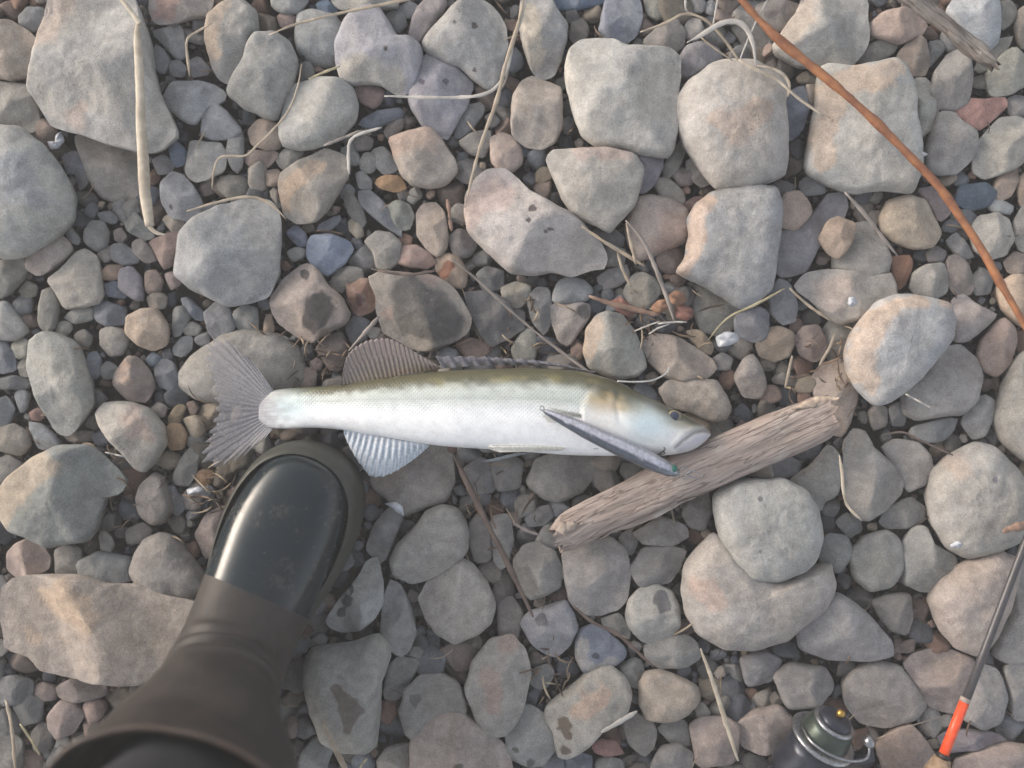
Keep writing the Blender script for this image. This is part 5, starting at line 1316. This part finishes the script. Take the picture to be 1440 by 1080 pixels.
# sole with its raised rand round the foot
Fs = np.array([0.0, 0.006, 0.02, 0.045, 0.08, 0.12, 0.16, 0.20, 0.23, 0.255, 0.275, 0.288, 0.2945, 0.297])
ws = np.array([0.0, 0.018, 0.030, 0.036, 0.037, 0.038, 0.044, 0.052, 0.0545, 0.052, 0.044, 0.031, 0.017, 0.0])
cf = np.concatenate([Fs, Fs[-2:0:-1]]); cw = np.concatenate([ws, -ws[-2:0:-1]])
loop = spline(np.c_[np.r_[cf, cf[0]], np.r_[cw, cw[0]]], 121)[:-1]
cenF = np.array([0.15, 0.0])
SV, SF = [], []
prof = [(0.90, 0.000), (0.975, 0.001), (0.99, 0.006), (0.985, 0.014), (1.0, 0.018), (1.005, 0.027), (0.99, 0.036), (0.955, 0.043), (0.90, 0.0475), (0.86, 0.0485)]
for (k, z) in prof:
    for q in loop:
        dd = q - cenF; ln = np.linalg.norm(dd); off = (1 - k) * 0.06
        p = cenF + dd * max(0.2, (ln - off) / ln)
        rise = 0.35 + 0.65 * float(sst(np.array([q[0]]), 0.10, 0.2)[0])
        SV.append(BW(p[0], p[1], z if z < 0.018 else 0.018 + (z - 0.018) * rise))
SF = grid_faces(len(prof), 120); SF.append(tuple(range(120))[::-1])
child('sole', np.array(SV), SF, M_RAND, boot)
hv, hf = lathe([(0.0, 0.030), (0.004, 0.035), (0.03, 0.036), (0.07, 0.037), (0.11, 0.042), (0.15, 0.046)], BW(0.050, 0.006, 0.012), (0, 0, 1), 40)
child('heel_counter', hv, hf, M_RUB, boot)

M_TROUSER = plain_mat('dark_trouser_cloth', '#2c2d31', '#38393d', 500, 0.9, 0.6, 0.0006, spec=0.15)
lp = spline(np.array([BW(0.090, 0.028, 0.150), BW(0.084, 0.037, 0.215), BW(0.088, 0.040, 0.30), BW(0.105, 0.045, 0.38), BW(0.10, 0.045, 0.45), BW(0.03, 0.05, 0.485), BW(-0.10, 0.055, 0.47), BW(-0.28, 0.06, 0.43)]), 60)
d_ = np.concatenate([[0], np.cumsum(np.linalg.norm(np.diff(lp, axis=0), axis=1))]); d_ /= d_[-1]
def tube3(path, radii, m):
    T = np.gradient(path, axis=0); T /= np.linalg.norm(T, axis=1)[:, None]
    s0 = np.array([BR[0], -BR[1], 0.0]); V = []
    a = np.linspace(0, 2 * math.pi, m, endpoint=False)
    for p, t, r in zip(path, T, radii):
        s = s0 - t * (s0 @ t); s /= np.linalg.norm(s); u = np.cross(t, s)
        V.append(p + r * (np.cos(a)[:, None] * s + np.sin(a)[:, None] * u))
    F = grid_faces(len(path), m); F.append(tuple(range(m))[::-1]); F.append(tuple((len(path) - 1) * m + j for j in range(m)))
    return np.concatenate(V), F
v, f = tube3(lp, np.interp(d_, [0, 0.2, 0.45, 0.6, 1], [0.050, 0.067, 0.072, 0.076, 0.088]), 40)
v = v + 0.004 * np.stack([fbm(v * 22, 1, 2), fbm(v * 22, 2, 2), fbm(v * 22, 3, 2)], 1)
tag(mesh_obj('person', v, f, M_TROUSER, None, BW(0.098, 0.03, 0.15)), 'bent leg in dark trousers standing in the rubber boot, mostly out of frame', 'person')

# ------------------------------------------------------------------ fishing rod and reel
rod = empty('fishing_rod', W(1335, 1040, 0.03), 'black fishing rod with a bright orange section, lower right corner', 'fishing rod')
RZ = 0.046
def RP(px, py, z=RZ): return W(px, py, z)
M_BLANK = plain_mat('black_rod_blank', '#3c3a3c', '#47454a', 300, 0.4, 0.1, 0.0002)
m, nt, nd, lk, bs = new_mat('bright_orange_paint')
tc = N(nd, 'ShaderNodeTexCoord').outputs['Object']
lk.new(mixc(nd, lk, ramp(nd, lk, noise_node(nd, lk, tc, 250, 4), 0.3, 0.7), (0.95, 0.11, 0.03), (0.80, 0.08, 0.025)), bs.inputs['Base Color']); bs.inputs['Roughness'].default_value = 0.35
M_ORANGE = m
M_CORK = plain_mat('cork_grip', '#b59a80', '#8f755e', 260, 0.85, 0.6, 0.0008)
v, f = tube([RP(1358, 985), RP(1385, 914), RP(1412, 842), RP(1440, 768, 0.045), RP(1480, 662, 0.043), RP(1640, 236, 0.036)], [0.0031, 0.0030, 0.0029, 0.0028, 0.0026, 0.0018], 16); child('blank', v, f, M_BLANK, rod)
v, f = tube([RP(1326.5, 1062), RP(1357, 985)], [0.0036, 0.0035], 20); child('orange_section', v, f, M_ORANGE, rod)
v, f = tube([RP(1356.2, 987), RP(1358.5, 981)], [0.0038, 0.0036], 20); child('winding', v, f, plain_mat('pale_winding', '#a79a92', '#8a7d76', 500, 0.4), rod)
v, f = tube([RP(1325, 1066), RP(1327.5, 1060)], [0.0046, 0.0040], 20); child('winding', v, f, plain_mat('dark_winding', '#3a3030', '#2c2626', 500, 0.4), rod)
v, f = tube([RP(1250, 1262), RP(1290, 1158), RP(1316, 1090), RP(1325, 1066.5)], [0.0105, 0.0105, 0.0095, 0.006], 24, 1.0, True, 0.0002, 3); child('grip', v, f, M_CORK, rod)

reel = empty('fishing_reel', W(1178, 1050, 0.02), 'dark spinning reel with steel spool lip and gold knob at the bottom edge', 'fishing reel')
rax = RP(1358, 985) - RP(1326, 1062); rax /= np.linalg.norm(rax)
rc = W(1156, 1040, 0.047)                                 # centre of the spool lip
rax2 = rax * math.cos(math.radians(24)) + np.array([0, 0, 1.0]) * math.sin(math.radians(24)); rax2 /= np.linalg.norm(rax2)
M_REEL = plain_mat('dark_reel_body', '#2c2f3a', '#3a3d48', 150, 0.3, 0.15, 0.0003, metallic=0.4)
M_SPOOL = plain_mat('dark_green_spool', '#39433f', '#465049', 150, 0.35, 0.15, 0.0003, metallic=0.5)
M_GOLD = plain_mat('gold_knob', '#c9a558', '#a98441', 300, 0.3, 0.1, 0.0002, metallic=0.8)
v, f = lathe([(-0.002, 0.0205), (0.0000, 0.0236), (0.0013, 0.0242), (0.0024, 0.0236), (0.0028, 0.0215), (0.0030, 0.010)], rc, rax2, 56); child('spool_lip', v, f, M_STEEL, reel)
v, f = lathe([(0.0035, 0.0185), (0.006, 0.0182), (0.013, 0.0165), (0.017, 0.015)], rc, rax2, 48); spool_o = child('spool', v, f, M_SPOOL, reel)
v, f = lathe([(0.0172, 0.0150), (0.0185, 0.0148), (0.0192, 0.0135), (0.0192, 0.008)], rc, rax2, 48); child('cap_ring', v, f, M_STEEL, reel).parent = spool_o
v, f = lathe([(0.0193, 0.0125), (0.0225, 0.0110), (0.0245, 0.007), (0.0248, 0.002)], rc, rax2, 40); drag_cap = child('drag_cap', v, f, M_REEL, reel)
v, f = lathe([(0.0249, 0.0022), (0.0268, 0.0030), (0.0290, 0.0028), (0.0302, 0.0012)], rc, rax2, 20); child('drag_knob', v, f, M_GOLD, reel).parent = drag_cap
v, f = lathe([(-0.0042, 0.0195), (-0.012, 0.0205), (-0.024, 0.0215), (-0.030, 0.023), (-0.034, 0.0225), (-0.038, 0.018)], rc, rax2, 48); child('rotor', v, f, M_REEL, reel)
v, f = lathe([(-0.038, 0.016), (-0.05, 0.019), (-0.068, 0.018), (-0.085, 0.011), (-0.09, 0.004)], rc, rax2, 32); child('gear_box', v, f, M_REEL, reel)
v, f = tube([rc - rax2 * 0.06, rc - rax2 * 0.05 + (RP(1300, 1130) - W(1150, 1110, 0.047)) * 0.55, RP(1300, 1132, 0.056)], [0.006, 0.005, 0.006], 14); child('reel_foot', v, f, M_REEL, reel)
roller = W(1222, 1043, 0.060)
sB = W(1128, 1022, 0.052)
bp = spline(np.array([sB, W(1140, 1042, 0.064), W(1165, 1060, 0.071), W(1195, 1070, 0.071), W(1216, 1068, 0.067), W(1222, 1058, 0.063), roller]), 40)
v, f = tube(bp, 0.0009, 8); bail = child('bail_wire', v, f, M_STEEL, reel)
v, f = lathe([(-0.003, 0.0030), (-0.002, 0.0042), (0.0, 0.0046), (0.002, 0.0044), (0.0035, 0.0030)], roller, (0.6, 0.5, 0.6), 24); child('line_roller', v, f, M_STEEL, reel).parent = bail
v, f = tube([rc + rax2 * -0.02 + np.array([0.019, 0.0, 0.006]), W(1226, 1066, 0.058), roller], [0.004, 0.003, 0.002], 12); child('bail_arm', v, f, M_REEL, reel)
v, f = tube([roller, W(1270, 1024, 0.056), W(1330, 1006, 0.050)], 0.00035, 6)
tag(mesh_obj('fishing_line', v, f, plain_mat('pale_line', '#a39686', '#8d8274', 400, 0.4, 0.0), None, roller), 'thin pale fishing line from the reel\'s roller to the rod', 'line')
v, f = tube(spline(np.array([W(868, 536, 0.05), W(890, 537, 0.05), W(912, 536, 0.05), W(925, 532, 0.046), W(938, 524, 0.04), W(941, 516, 0.035)]), 24), 0.0006, 6)
tag(mesh_obj('fishing_line', v, f, plain_mat('white_line', '#c6c6c6', '#aaaaaa', 400, 0.4, 0.0), None, W(905, 536, 0.05)), 'short white thread lying above the fish\'s head', 'thread')

# ------------------------------------------------------------------ stems, straws and twigs
def straw_mat(name, c1, c2, rough=0.6): return plain_mat(name, c1, c2, 90, rough, 0.5, 0.0006, None)
STRAW = dict(cream=straw_mat('cream_straw', '#c4b9a8', '#a29584'), white=straw_mat('white_straw', '#bdb8b2', '#a39d97'), tan=straw_mat('tan_straw', '#ada08f', '#8f8170'),
             yellow=straw_mat('yellow_straw', '#aca284', '#8d8468'), grey=straw_mat('grey_twig', '#8d8580', '#756d69'), brown=straw_mat('brown_twig', '#6d5d55', '#574a45'),
             rust=straw_mat('rusty_bark', '#a06c47', '#774a34', 0.5), chip=straw_mat('wood_chip', '#8f7464', '#786052'))
def stem(name, mat, pts, w, z, label, cat, flat=0.38, n=None, group=None, zend=None):
    pts = np.array(pts, float)
    n = n or max(12, int(np.linalg.norm(np.diff(pts, axis=0), axis=1).sum() / 7))
    p = spline(pts, n)
    u = np.linspace(0, 1, n)
    zz = np.interp(u, np.linspace(0, 1, len(z)), z) if isinstance(z, (list, tuple)) else np.full(n, z)
    ww = np.interp(u, np.linspace(0, 1, len(w)), w) if isinstance(w, (list, tuple)) else np.full(n, w, float)
    sd_ = int(abs(pts[0, 0] * 7 + pts[0, 1] * 3)) % 97
    jit = fbm(np.stack([u * 9, np.full(n, sd_ * 1.3), np.zeros(n)], 1), sd_, 2)
    zz = zz + 0.0015 * jit
    ww = ww * 0.9 * (0.55 + 0.45 * np.clip(np.minimum(u, 1 - u) * 8, 0, 1)) * (1 + 0.22 * fbm(np.stack([u * 25, np.full(n, 2.0), np.full(n, sd_ * 1.0)], 1), sd_ + 3, 2))
    path = np.array([W(a, b, q) for (a, b), q in zip(p, zz)])
    v, f = tube(path, ww * PX / 2, 10, flat, True, 0.00015, sd_)
    return tag(mesh_obj(name, v, f, STRAW[mat], None, path[n // 2]), label, cat, group)
GS_ = 'dry grass stems scattered over the stones'
stem('willow_stem', 'rust', [(1030, -14), (1065, 25), (1100, 60), (1140, 92), (1180, 125), (1230, 170), (1275, 215), (1320, 262), (1350, 305), (1380, 350), (1405, 395), (1440, 455), (1475, 520)], [14, 13, 12, 12, 11, 11, 11], 0.052, 'long rusty orange-brown stem arching over the stones at upper right', 'stem', 0.95)
reed = empty('reed_stem', W(200, 180, 0.045), 'thick cream dry reed stem running down over the large upper-left slab', 'reed')
def reed_part(name, pts, w, z):
    p = spline(np.array(pts, float), 40); u = np.linspace(0, 1, 40)
    ww = np.interp(u, np.linspace(0, 1, len(w)), w)
    v, f = tube(np.array([W(a, b, z) for a, b in p]), ww * PX / 2, 12, 0.55, True, 0.0003, 7)
    child(name, v, f, STRAW['cream'], reed)
reed_part('bent_tip', [(160, -14), (178, 8), (190, 24), (197, 34)], [5, 6, 6, 7], 0.050)
reed_part('stalk', [(196, 30), (193, 45), (195, 85), (197, 130), (198, 175), (201, 220), (203, 260), (207, 295), (211, 318)], [6, 11, 12, 12, 13, 15, 16, 15, 12], 0.047)
reed_part('frayed_end', [(209, 312), (213, 322), (222, 328), (232, 330)], [8, 6, 5, 2], 0.040)
stem('grass_stem', 'tan', [(378, 49), (420, 33), (480, 18), (540, 6), (610, -8)], [3, 4, 5, 4], 0.045, 'straight tan straw sloping above the heart-shaped stone to the top edge', 'straw', group=GS_)
stem('grass_stem', 'white', [(540, 135), (600, 137), (650, 137), (682, 132), (700, 120), (714, 92), (722, 58), (734, 20), (742, -12)], [3, 5, 5, 5, 6, 6], 0.043, 'white grass blade curving right and up across the mauve stone', 'grass', 0.35, group=GS_)
stem('grass_stem', 'tan', [(739, -10), (727, 40), (711, 90), (699, 140), (681, 190), (666, 240), (654, 292)], [4, 6, 6, 5, 3], 0.048, 'long tan straw running from the top edge down to the pink pitted stone', 'straw', group=GS_)
stem('grass_stem', 'grey', [(722, 60), (712, 110), (705, 125)], [3, 4, 3], 0.04, 'short grey straw fragment beside the pitted grey stone', 'straw', group=GS_)
stem('grass_stem', 'tan', [(424, 90), (419, 120), (406, 155), (382, 185), (360, 206), (345, 219), (310, 221), (301, 240), (298, 266)], [2, 3, 4, 4, 3], 0.038, 'thin wiry straw curling between the long grey and pale speckled stones', 'straw', group=GS_)
stem('grass_stem', 'tan', [(298, 33), (280, 43), (266, 52), (262, 62), (265, 90), (267, 108)], [3, 4, 5, 3], 0.03, 'small hooked straw left of the tan-flanked oval', 'straw', group=GS_)
stem('grass_stem', 'yellow', [(434, 111), (455, 102), (478, 93)], 4, 0.03, 'short yellow straw above the pale speckled stone', 'straw', group=GS_)
stem('grass_stem', 'white', [(491, 245), (490, 215), (492, 200), (502, 190), (537, 179)], [4, 5, 4], 0.03, 'small hooked pale straw left of the peach-topped stone', 'straw', group=GS_)
stem('grass_stem', 'grey', [(455, 205), (480, 195), (510, 183)], 5, 0.026, 'grey straw along the lower edge of the pale speckled stone', 'straw', group=GS_)
stem('grass_stem', 'white', [(966, 60), (985, 50), (1012, 34), (1030, 30), (1046, 36), (1058, 58), (1064, 98)], [2, 7, 8, 8, 6, 3], 0.05, 'broad white grass blade arching over the round pale boulder\'s top', 'grass', 0.3, group=GS_)
stem('grass_stem', 'tan', [(900, 45), (935, 33), (960, 20), (985, 24), (1010, 45), (1040, 86)], [3, 4, 4, 5], 0.046, 'thin bowed straw above the square boulder\'s right corner', 'straw', group=GS_)
stem('grass_stem', 'cream', [(1038, 84), (1068, 100), (1092, 112), (1120, 136), (1158, 163)], [5, 5, 4, 4], 0.05, 'cream straw reaching from the grass tangle to the stem-crossed boulder', 'straw', group=GS_)
stem('grass_stem', 'cream', [(1062, 92), (1085, 96), (1102, 105), (1110, 118), (1108, 136)], [3, 4, 5, 4], 0.048, 'small looped straw on the round pale boulder\'s right side', 'straw', group=GS_)
stem('grass_stem', 'white', [(1082, -6), (1066, 25), (1050, 60), (1040, 86)], 2.5, 0.05, 'hair-thin white straw leaning beside the rusty stem\'s top', 'straw', group=GS_)
stem('grass_stem', 'tan', [(985, 52), (1005, 68), (1030, 85)], 3, 0.045, 'short tan straw under the arching white blade', 'straw', group=GS_)
stem('grass_stem', 'white', [(965, -6), (964, 10), (970, 22)], 3, 0.04, 'tiny white straw at the top edge right of the square boulder', 'straw', group=GS_)
stem('grass_stem', 'white', [(1010, -6), (1006, 18), (1003, 36)], 3, 0.04, 'tiny upright straw at the top edge above the grass tangle', 'straw', group=GS_)
stem('grass_stem', 'tan', [(818, 318), (850, 340), (880, 358), (906, 374)], [3, 5, 6, 5], 0.040, 'stiff tan straw between the pink pitted and pinkish brown stones', 'straw', group=GS_)
stem('grass_stem', 'tan', [(881, 314), (888, 345), (894, 372)], [3, 5, 5], 0.042, 'short upright tan straw over the pinkish brown stone', 'straw', group=GS_)
stem('twig', 'grey', [(880, 310), (905, 340), (925, 385), (940, 425), (948, 452)], [4, 6, 7, 6, 5], 0.043, 'grey twig hanging down across the pinkish brown stone to dry leaves', 'twig', 0.9)
stem('grass_stem', 'tan', [(868, 352), (876, 380), (888, 404)], [3, 5, 4], 0.036, 'short tan straw above the straw-side stone', 'straw', group=GS_)
stem('wood_splinter', 'chip', [(828, 416), (850, 424), (880, 432), (926, 443)], [5, 8, 9, 8], 0.030, 'flat brown wood splinter above the egg-shaped stone', 'splinter', 0.4)
stem('grass_stem', 'yellow', [(996, 478), (1012, 458), (1030, 443), (1065, 427), (1103, 406)], [2, 3, 4, 3], 0.045, 'thin yellow-green straw bent over the crusty lump', 'straw', group=GS_)
stem('grass_stem', 'white', [(892, 466), (908, 459), (928, 452)], 2.5, 0.035, 'first of the white straws above the pinkish angular stone, leftmost', 'straw', group=GS_)
stem('grass_stem', 'white', [(925, 455), (945, 453), (966, 453)], 3, 0.035, 'level white straw right of the others above the pinkish angular stone', 'straw', group=GS_)
stem('grass_stem', 'white', [(912, 470), (925, 462), (942, 455)], 2.5, 0.035, 'middle sloping white straw above the pinkish angular stone', 'straw', group=GS_)
stem('twig', 'grey', [(632, 362), (665, 388), (700, 420), (745, 460), (800, 503), (850, 538)], [3, 5, 4, 5, 3], [0.030, 0.026, 0.024, 0.026, 0.034], 'long thin grey-brown twig slanting down to the fish\'s back', 'twig', 0.9)
stem('twig', 'brown', [(636, 636), (660, 685), (690, 745), (720, 805), (750, 868)], [6, 9, 8, 9, 6], 0.022, 'dark brown twig running down from the fish\'s belly', 'twig', 0.8)
stem('grass_stem', 'cream', [(985, 912), (1000, 952), (1014, 995), (1038, 1070)], [4, 6, 7, 5], 0.045, 'pale straight straw slanting below the huge pale boulder', 'straw', group=GS_)
stem('grass_stem', 'tan', [(452, 1012), (470, 1050), (490, 1090)], [4, 8, 9], 0.046, 'pale stalk crossing the brown-spotted stone to the bottom edge', 'straw', group=GS_)
stem('grass_stem', 'yellow', [(503, 1088), (509, 1076), (517, 1066)], 3, 0.03, 'tiny yellow straw under the brown-spotted stone', 'straw', group=GS_)
stem('wood_splinter', 'grey', [(490, 494), (512, 470), (533, 445)], [3, 7, 6], 0.036, 'small pale grey splinter standing beside the rear dorsal fin', 'splinter', 0.7)
stem('twig', 'brown', [(806, 852), (835, 876), (870, 893), (905, 925), (920, 938)], [5, 5, 5, 4], 0.026, 'thin dark twig below the driftwood-under block', 'twig')
stem('grass_stem', 'tan', [(262, 297), (300, 286), (335, 278), (362, 279), (385, 290), (402, 308)], [3, 4, 5, 5, 3], 0.044, 'thin straw along the top of the grey round block', 'straw', group=GS_)
stem('twig', 'grey', [(1188, 270), (1215, 300), (1240, 332), (1262, 360)], [5, 6, 6, 4], 0.038, 'grey twig left of the round tan stone', 'twig')
stem('grass_stem', 'tan', [(1110, 405), (1135, 428), (1170, 452)], 4, 0.044, 'thin tan straw over the pale lumpy stone', 'straw', group=GS_)
stem('grass_stem', 'tan', [(1174, 470), (1166, 490), (1152, 514)], 4, 0.03, 'short tan straw below the pale lumpy stone', 'straw', group=GS_)
stem('grass_stem', 'tan', [(1114, 500), (1110, 520), (1104, 545)], 4, 0.03, 'short straw under the tan round stone', 'straw', group=GS_)
stem('grass_stem', 'cream', [(1180, 640), (1184, 662), (1186, 690), (1192, 712), (1212, 732)], [3, 5, 4, 4], 0.034, 'cream straw along the left edge of the grey triangular stone', 'straw', group=GS_)
stem('grass_stem', 'white', [(148, 636), (165, 640), (181, 643)], 2.5, 0.03, 'short white straw right above the two-tone boulder', 'straw', group=GS_)
stem('twig', 'brown', [(522, 378), (550, 384), (580, 386), (612, 381)], [3, 5, 4], 0.034, 'small brown twig on top edge of the dark damp stone', 'twig')
stem('grass_stem', 'chip', [(629, 280), (632, 302), (635, 325)], 5, 0.030, 'small rust-coloured straw left of the pink pitted stone', 'straw', group=GS_)
stem('grass_stem', 'tan', [(8, 985), (16, 1020), (22, 1085)], 6, 0.04, 'pale straw at the lower left corner, nearest the edge', 'straw', group=GS_)
stem('grass_stem', 'yellow', [(28, 1018), (42, 1038), (56, 1062)], 4, 0.035, 'yellowish straw at the lower left, right of the pale one', 'straw', group=GS_)
stem('grass_stem', 'white', [(1273, 554), (1290, 563), (1308, 573)], 3, 0.046, 'short white straw on the grey-mauve tucked stone', 'straw', group=GS_)
stem('twig', 'brown', [(1240, 612), (1270, 608), (1300, 622), (1340, 640)], 3, 0.034, 'thin dark twig above the large right stone', 'twig')
stem('wood_splinter', 'chip', [(1410, 748), (1425, 742), (1450, 738)], [8, 12, 14], 0.05, 'reddish wood chip at the right edge on the large right stone', 'splinter', 0.5)
stem('wood_splinter', 'white', [(845, 1030), (870, 1016), (896, 1000)], [5, 8, 6], 0.03, 'pale splinter beside the cream blotched stone', 'splinter', 0.5)
stem('twig', 'grey', [(722, 735), (740, 746), (758, 752)], 5, 0.024, 'short grey twig left of the driftwood\'s knotty end', 'twig')

# ------------------------------------------------------------------ leaves and white chips
def flake(name, pts, z, mat, label, cat, tilt=0.15, seed=0):
    pts = np.array(pts, float); c0 = pts.mean(0)
    rim = chaikin(pts, 1); n = len(rim)
    V = [W(c0[0], c0[1], z + 0.0015)]
    for k in (0.55, 1.0):
        for i, q in enumerate(rim):
            p = c0 + (q - c0) * k
            V.append(W(p[0], p[1], z + tilt * (q[0] - c0[0]) * PX * k + (0.0015 if k < 1 else 0.0) + 0.001 * math.sin(i * 2.1 + seed)))
    V = np.array(V); F = [(0, 1 + (i + 1) % n, 1 + i) for i in range(n)] + [(1 + i, 1 + (i + 1) % n, 1 + n + (i + 1) % n, 1 + n + i) for i in range(n)]
    nn = len(V); V2 = V - [0, 0, 0.0012]
    F2 = [tuple(i + nn for i in f_[::-1]) for f_ in F] + [(1 + n + i, 1 + n + (i + 1) % n, nn + 1 + n + (i + 1) % n, nn + 1 + n + i) for i in range(n)]
    return tag(mesh_obj(name, np.concatenate([V, V2]), F + F2, mat, None, V[0]), label, cat)
M_LEAF = plain_mat('dry_brown_leaf', '#80594f', '#694740', 160, 0.7, 0.6, 0.001)
M_LEAF2 = plain_mat('dry_orange_leaf', '#8d6b55', '#775744', 160, 0.7, 0.6, 0.001)
M_CHIP = plain_mat('white_shell', '#c4c6cc', '#a3a6ae', 160, 0.4, 0.4, 0.0008)
flake('dry_leaf', [(948, 432), (960, 428), (974, 434), (976, 444), (966, 452), (950, 446)], 0.03, M_LEAF, 'crumpled red-brown leaf bit at the foot of the grey twig', 'leaf', 0.3, 1)
flake('dry_leaf', [(940, 415), (950, 408), (963, 412), (966, 424), (955, 430), (943, 426)], 0.032, M_LEAF2, 'crumpled orange-brown leaf bit just above the red-brown one', 'leaf', -0.3, 2)
flake('dry_leaf', [(915, 432), (925, 422), (940, 420), (942, 432), (932, 440), (920, 440)], 0.030, M_LEAF2, 'curled tan-orange leaf bit right of the straw-side stone', 'leaf', 0.2, 3)
flake('dry_leaf', [(858, 424), (872, 416), (884, 426), (896, 440), (884, 446), (868, 438)], 0.026, M_LEAF, 'brown leaf scrap under the flat wood splinter', 'leaf', 0.1, 4)
flake('white_chip', [(66, 198), (76, 204), (78, 190), (86, 184), (90, 198), (82, 208), (70, 210)], 0.012, M_CHIP, 'bright white shard in the gap under the large upper-left slab', 'chip', 0.3, 5)
flake('white_chip', [(1288, 205), (1296, 212), (1306, 217), (1298, 221), (1290, 218)], 0.03, M_CHIP, 'bright white shard beside the rusty stem, right of the stem-crossed boulder', 'chip', 0.3, 6)
flake('white_chip', [(1194, 418), (1203, 417), (1206, 428), (1197, 432), (1192, 426)], 0.046, M_CHIP, 'bright white fleck on the pale lumpy stone', 'chip', 0.1, 7)
flake('white_chip', [(1006, 474), (1020, 466), (1036, 468), (1041, 478), (1026, 486), (1010, 488)], 0.026, M_CHIP, 'bluish white flake below the crusty lump', 'chip', 0.1, 8)
flake('white_chip', [(1336, 766), (1346, 760), (1355, 765), (1350, 771), (1338, 771)], 0.040, M_CHIP, 'white fleck at the bottom of the large right stone', 'chip', 0.1, 9)
flake('white_chip', [(540, 708), (556, 706), (566, 712), (568, 726), (560, 722), (550, 714)], 0.024, M_CHIP, 'white feathery scrap right of the boot\'s toe', 'chip', 0.1, 10)
flake('white_chip', [(262, 688), (280, 684), (288, 688), (278, 694), (264, 696)], 0.014, M_CHIP, 'pale wood-like flake left of the boot\'s toe', 'chip', 0.1, 11)

# ------------------------------------------------------------------ dry rootlets and straw crumbs caught in the gaps
drs = np.random.default_rng(77)
DV, DC, DF, off = [], [], [], 0
dcols = [lin(h) for h in ('#6b5a4c', '#57483f', '#8d7d69', '#a89a86', '#4a403a', '#7a6654')]
hot = [(160, 690, 60), (430, 500, 60), (930, 450, 60), (690, 700, 70), (780, 960, 50), (300, 690, 40), (1160, 520, 60), (720, 470, 50)]
for k in range(420):
    if k % 2:
        hx, hy, hr = hot[drs.integers(len(hot))]; x, y = drs.normal(hx, hr * 0.6), drs.normal(hy, hr * 0.6)
    else:
        iy, ix = free[drs.integers(len(free))]; x, y = GX0 + ix * GS, GY0 + iy * GS
    L_ = drs.uniform(10, 42); a = drs.uniform(0, 2 * math.pi); b = drs.normal(0, 0.5)
    t = np.linspace(-0.5, 0.5, 9)
    px_ = x + L_ * t * math.cos(a) - L_ * b * (t * t) * math.sin(a); py_ = y + L_ * t * math.sin(a) + L_ * b * (t * t) * math.cos(a)
    z0 = drs.uniform(0.006, 0.016)
    zz = z0 + 0.004 * np.sin(t * 5 + k)
    v, f = tube(np.array([W(p, q, r) for p, q, r in zip(px_, py_, zz)]), drs.uniform(0.6, 1.7) * PX * np.array([.4, .8, 1, 1, .9, 1, .9, .7, .3]), 5, 0.7)
    DV.append(v); DF += [tuple(i + off for i in q) for q in f]; off += len(v)
    DC.append(np.tile(dcols[drs.integers(6)] * drs.uniform(0.8, 1.2), (len(v), 1)))
m, nt, nd, lk, bs = new_mat('dry_plant_crumbs')
lk.new(N(nd, 'ShaderNodeAttribute', attribute_name='skin').outputs['Color'], bs.inputs['Base Color']); bs.inputs['Roughness'].default_value = 0.85
tag(mesh_obj('plant_debris', np.concatenate(DV), DF, m, None, None, True, dict(skin=np.concatenate(DC))), 'fine dry rootlets and straw crumbs caught between the stones', 'debris', kind='stuff')
# ------------------------------------------------------------------ even scattering veil added in place of a fogged lens
hb = 155.0
hv = [(x, y, z) for z in (-1.1, 0.80) for x, y in ((-hb, -hb), (hb, -hb), (hb, hb), (-hb, hb))]
hm = bpy.data.materials.new('added_veil'); hm.use_nodes = True
hn = hm.node_tree.nodes; hn.remove(hn['Principled BSDF'])
pv = hn.new('ShaderNodeVolumePrincipled')
pv.inputs['Color'].default_value = (0.9, 0.9, 0.92, 1)
pv.inputs['Density'].default_value = 0.07
hm.node_tree.links.new(pv.outputs['Volume'], hn['Material Output'].inputs['Volume'])
hz_ = mesh_obj('lens_veil', hv, [(3, 2, 1, 0), (4, 5, 6, 7), (0, 1, 5, 4), (1, 2, 6, 5), (2, 3, 7, 6), (3, 0, 4, 7)], hm, smooth=False)
tag(hz_, 'thin even veil added to stand in for a fogged lens', 'lens_veil', kind='stuff')
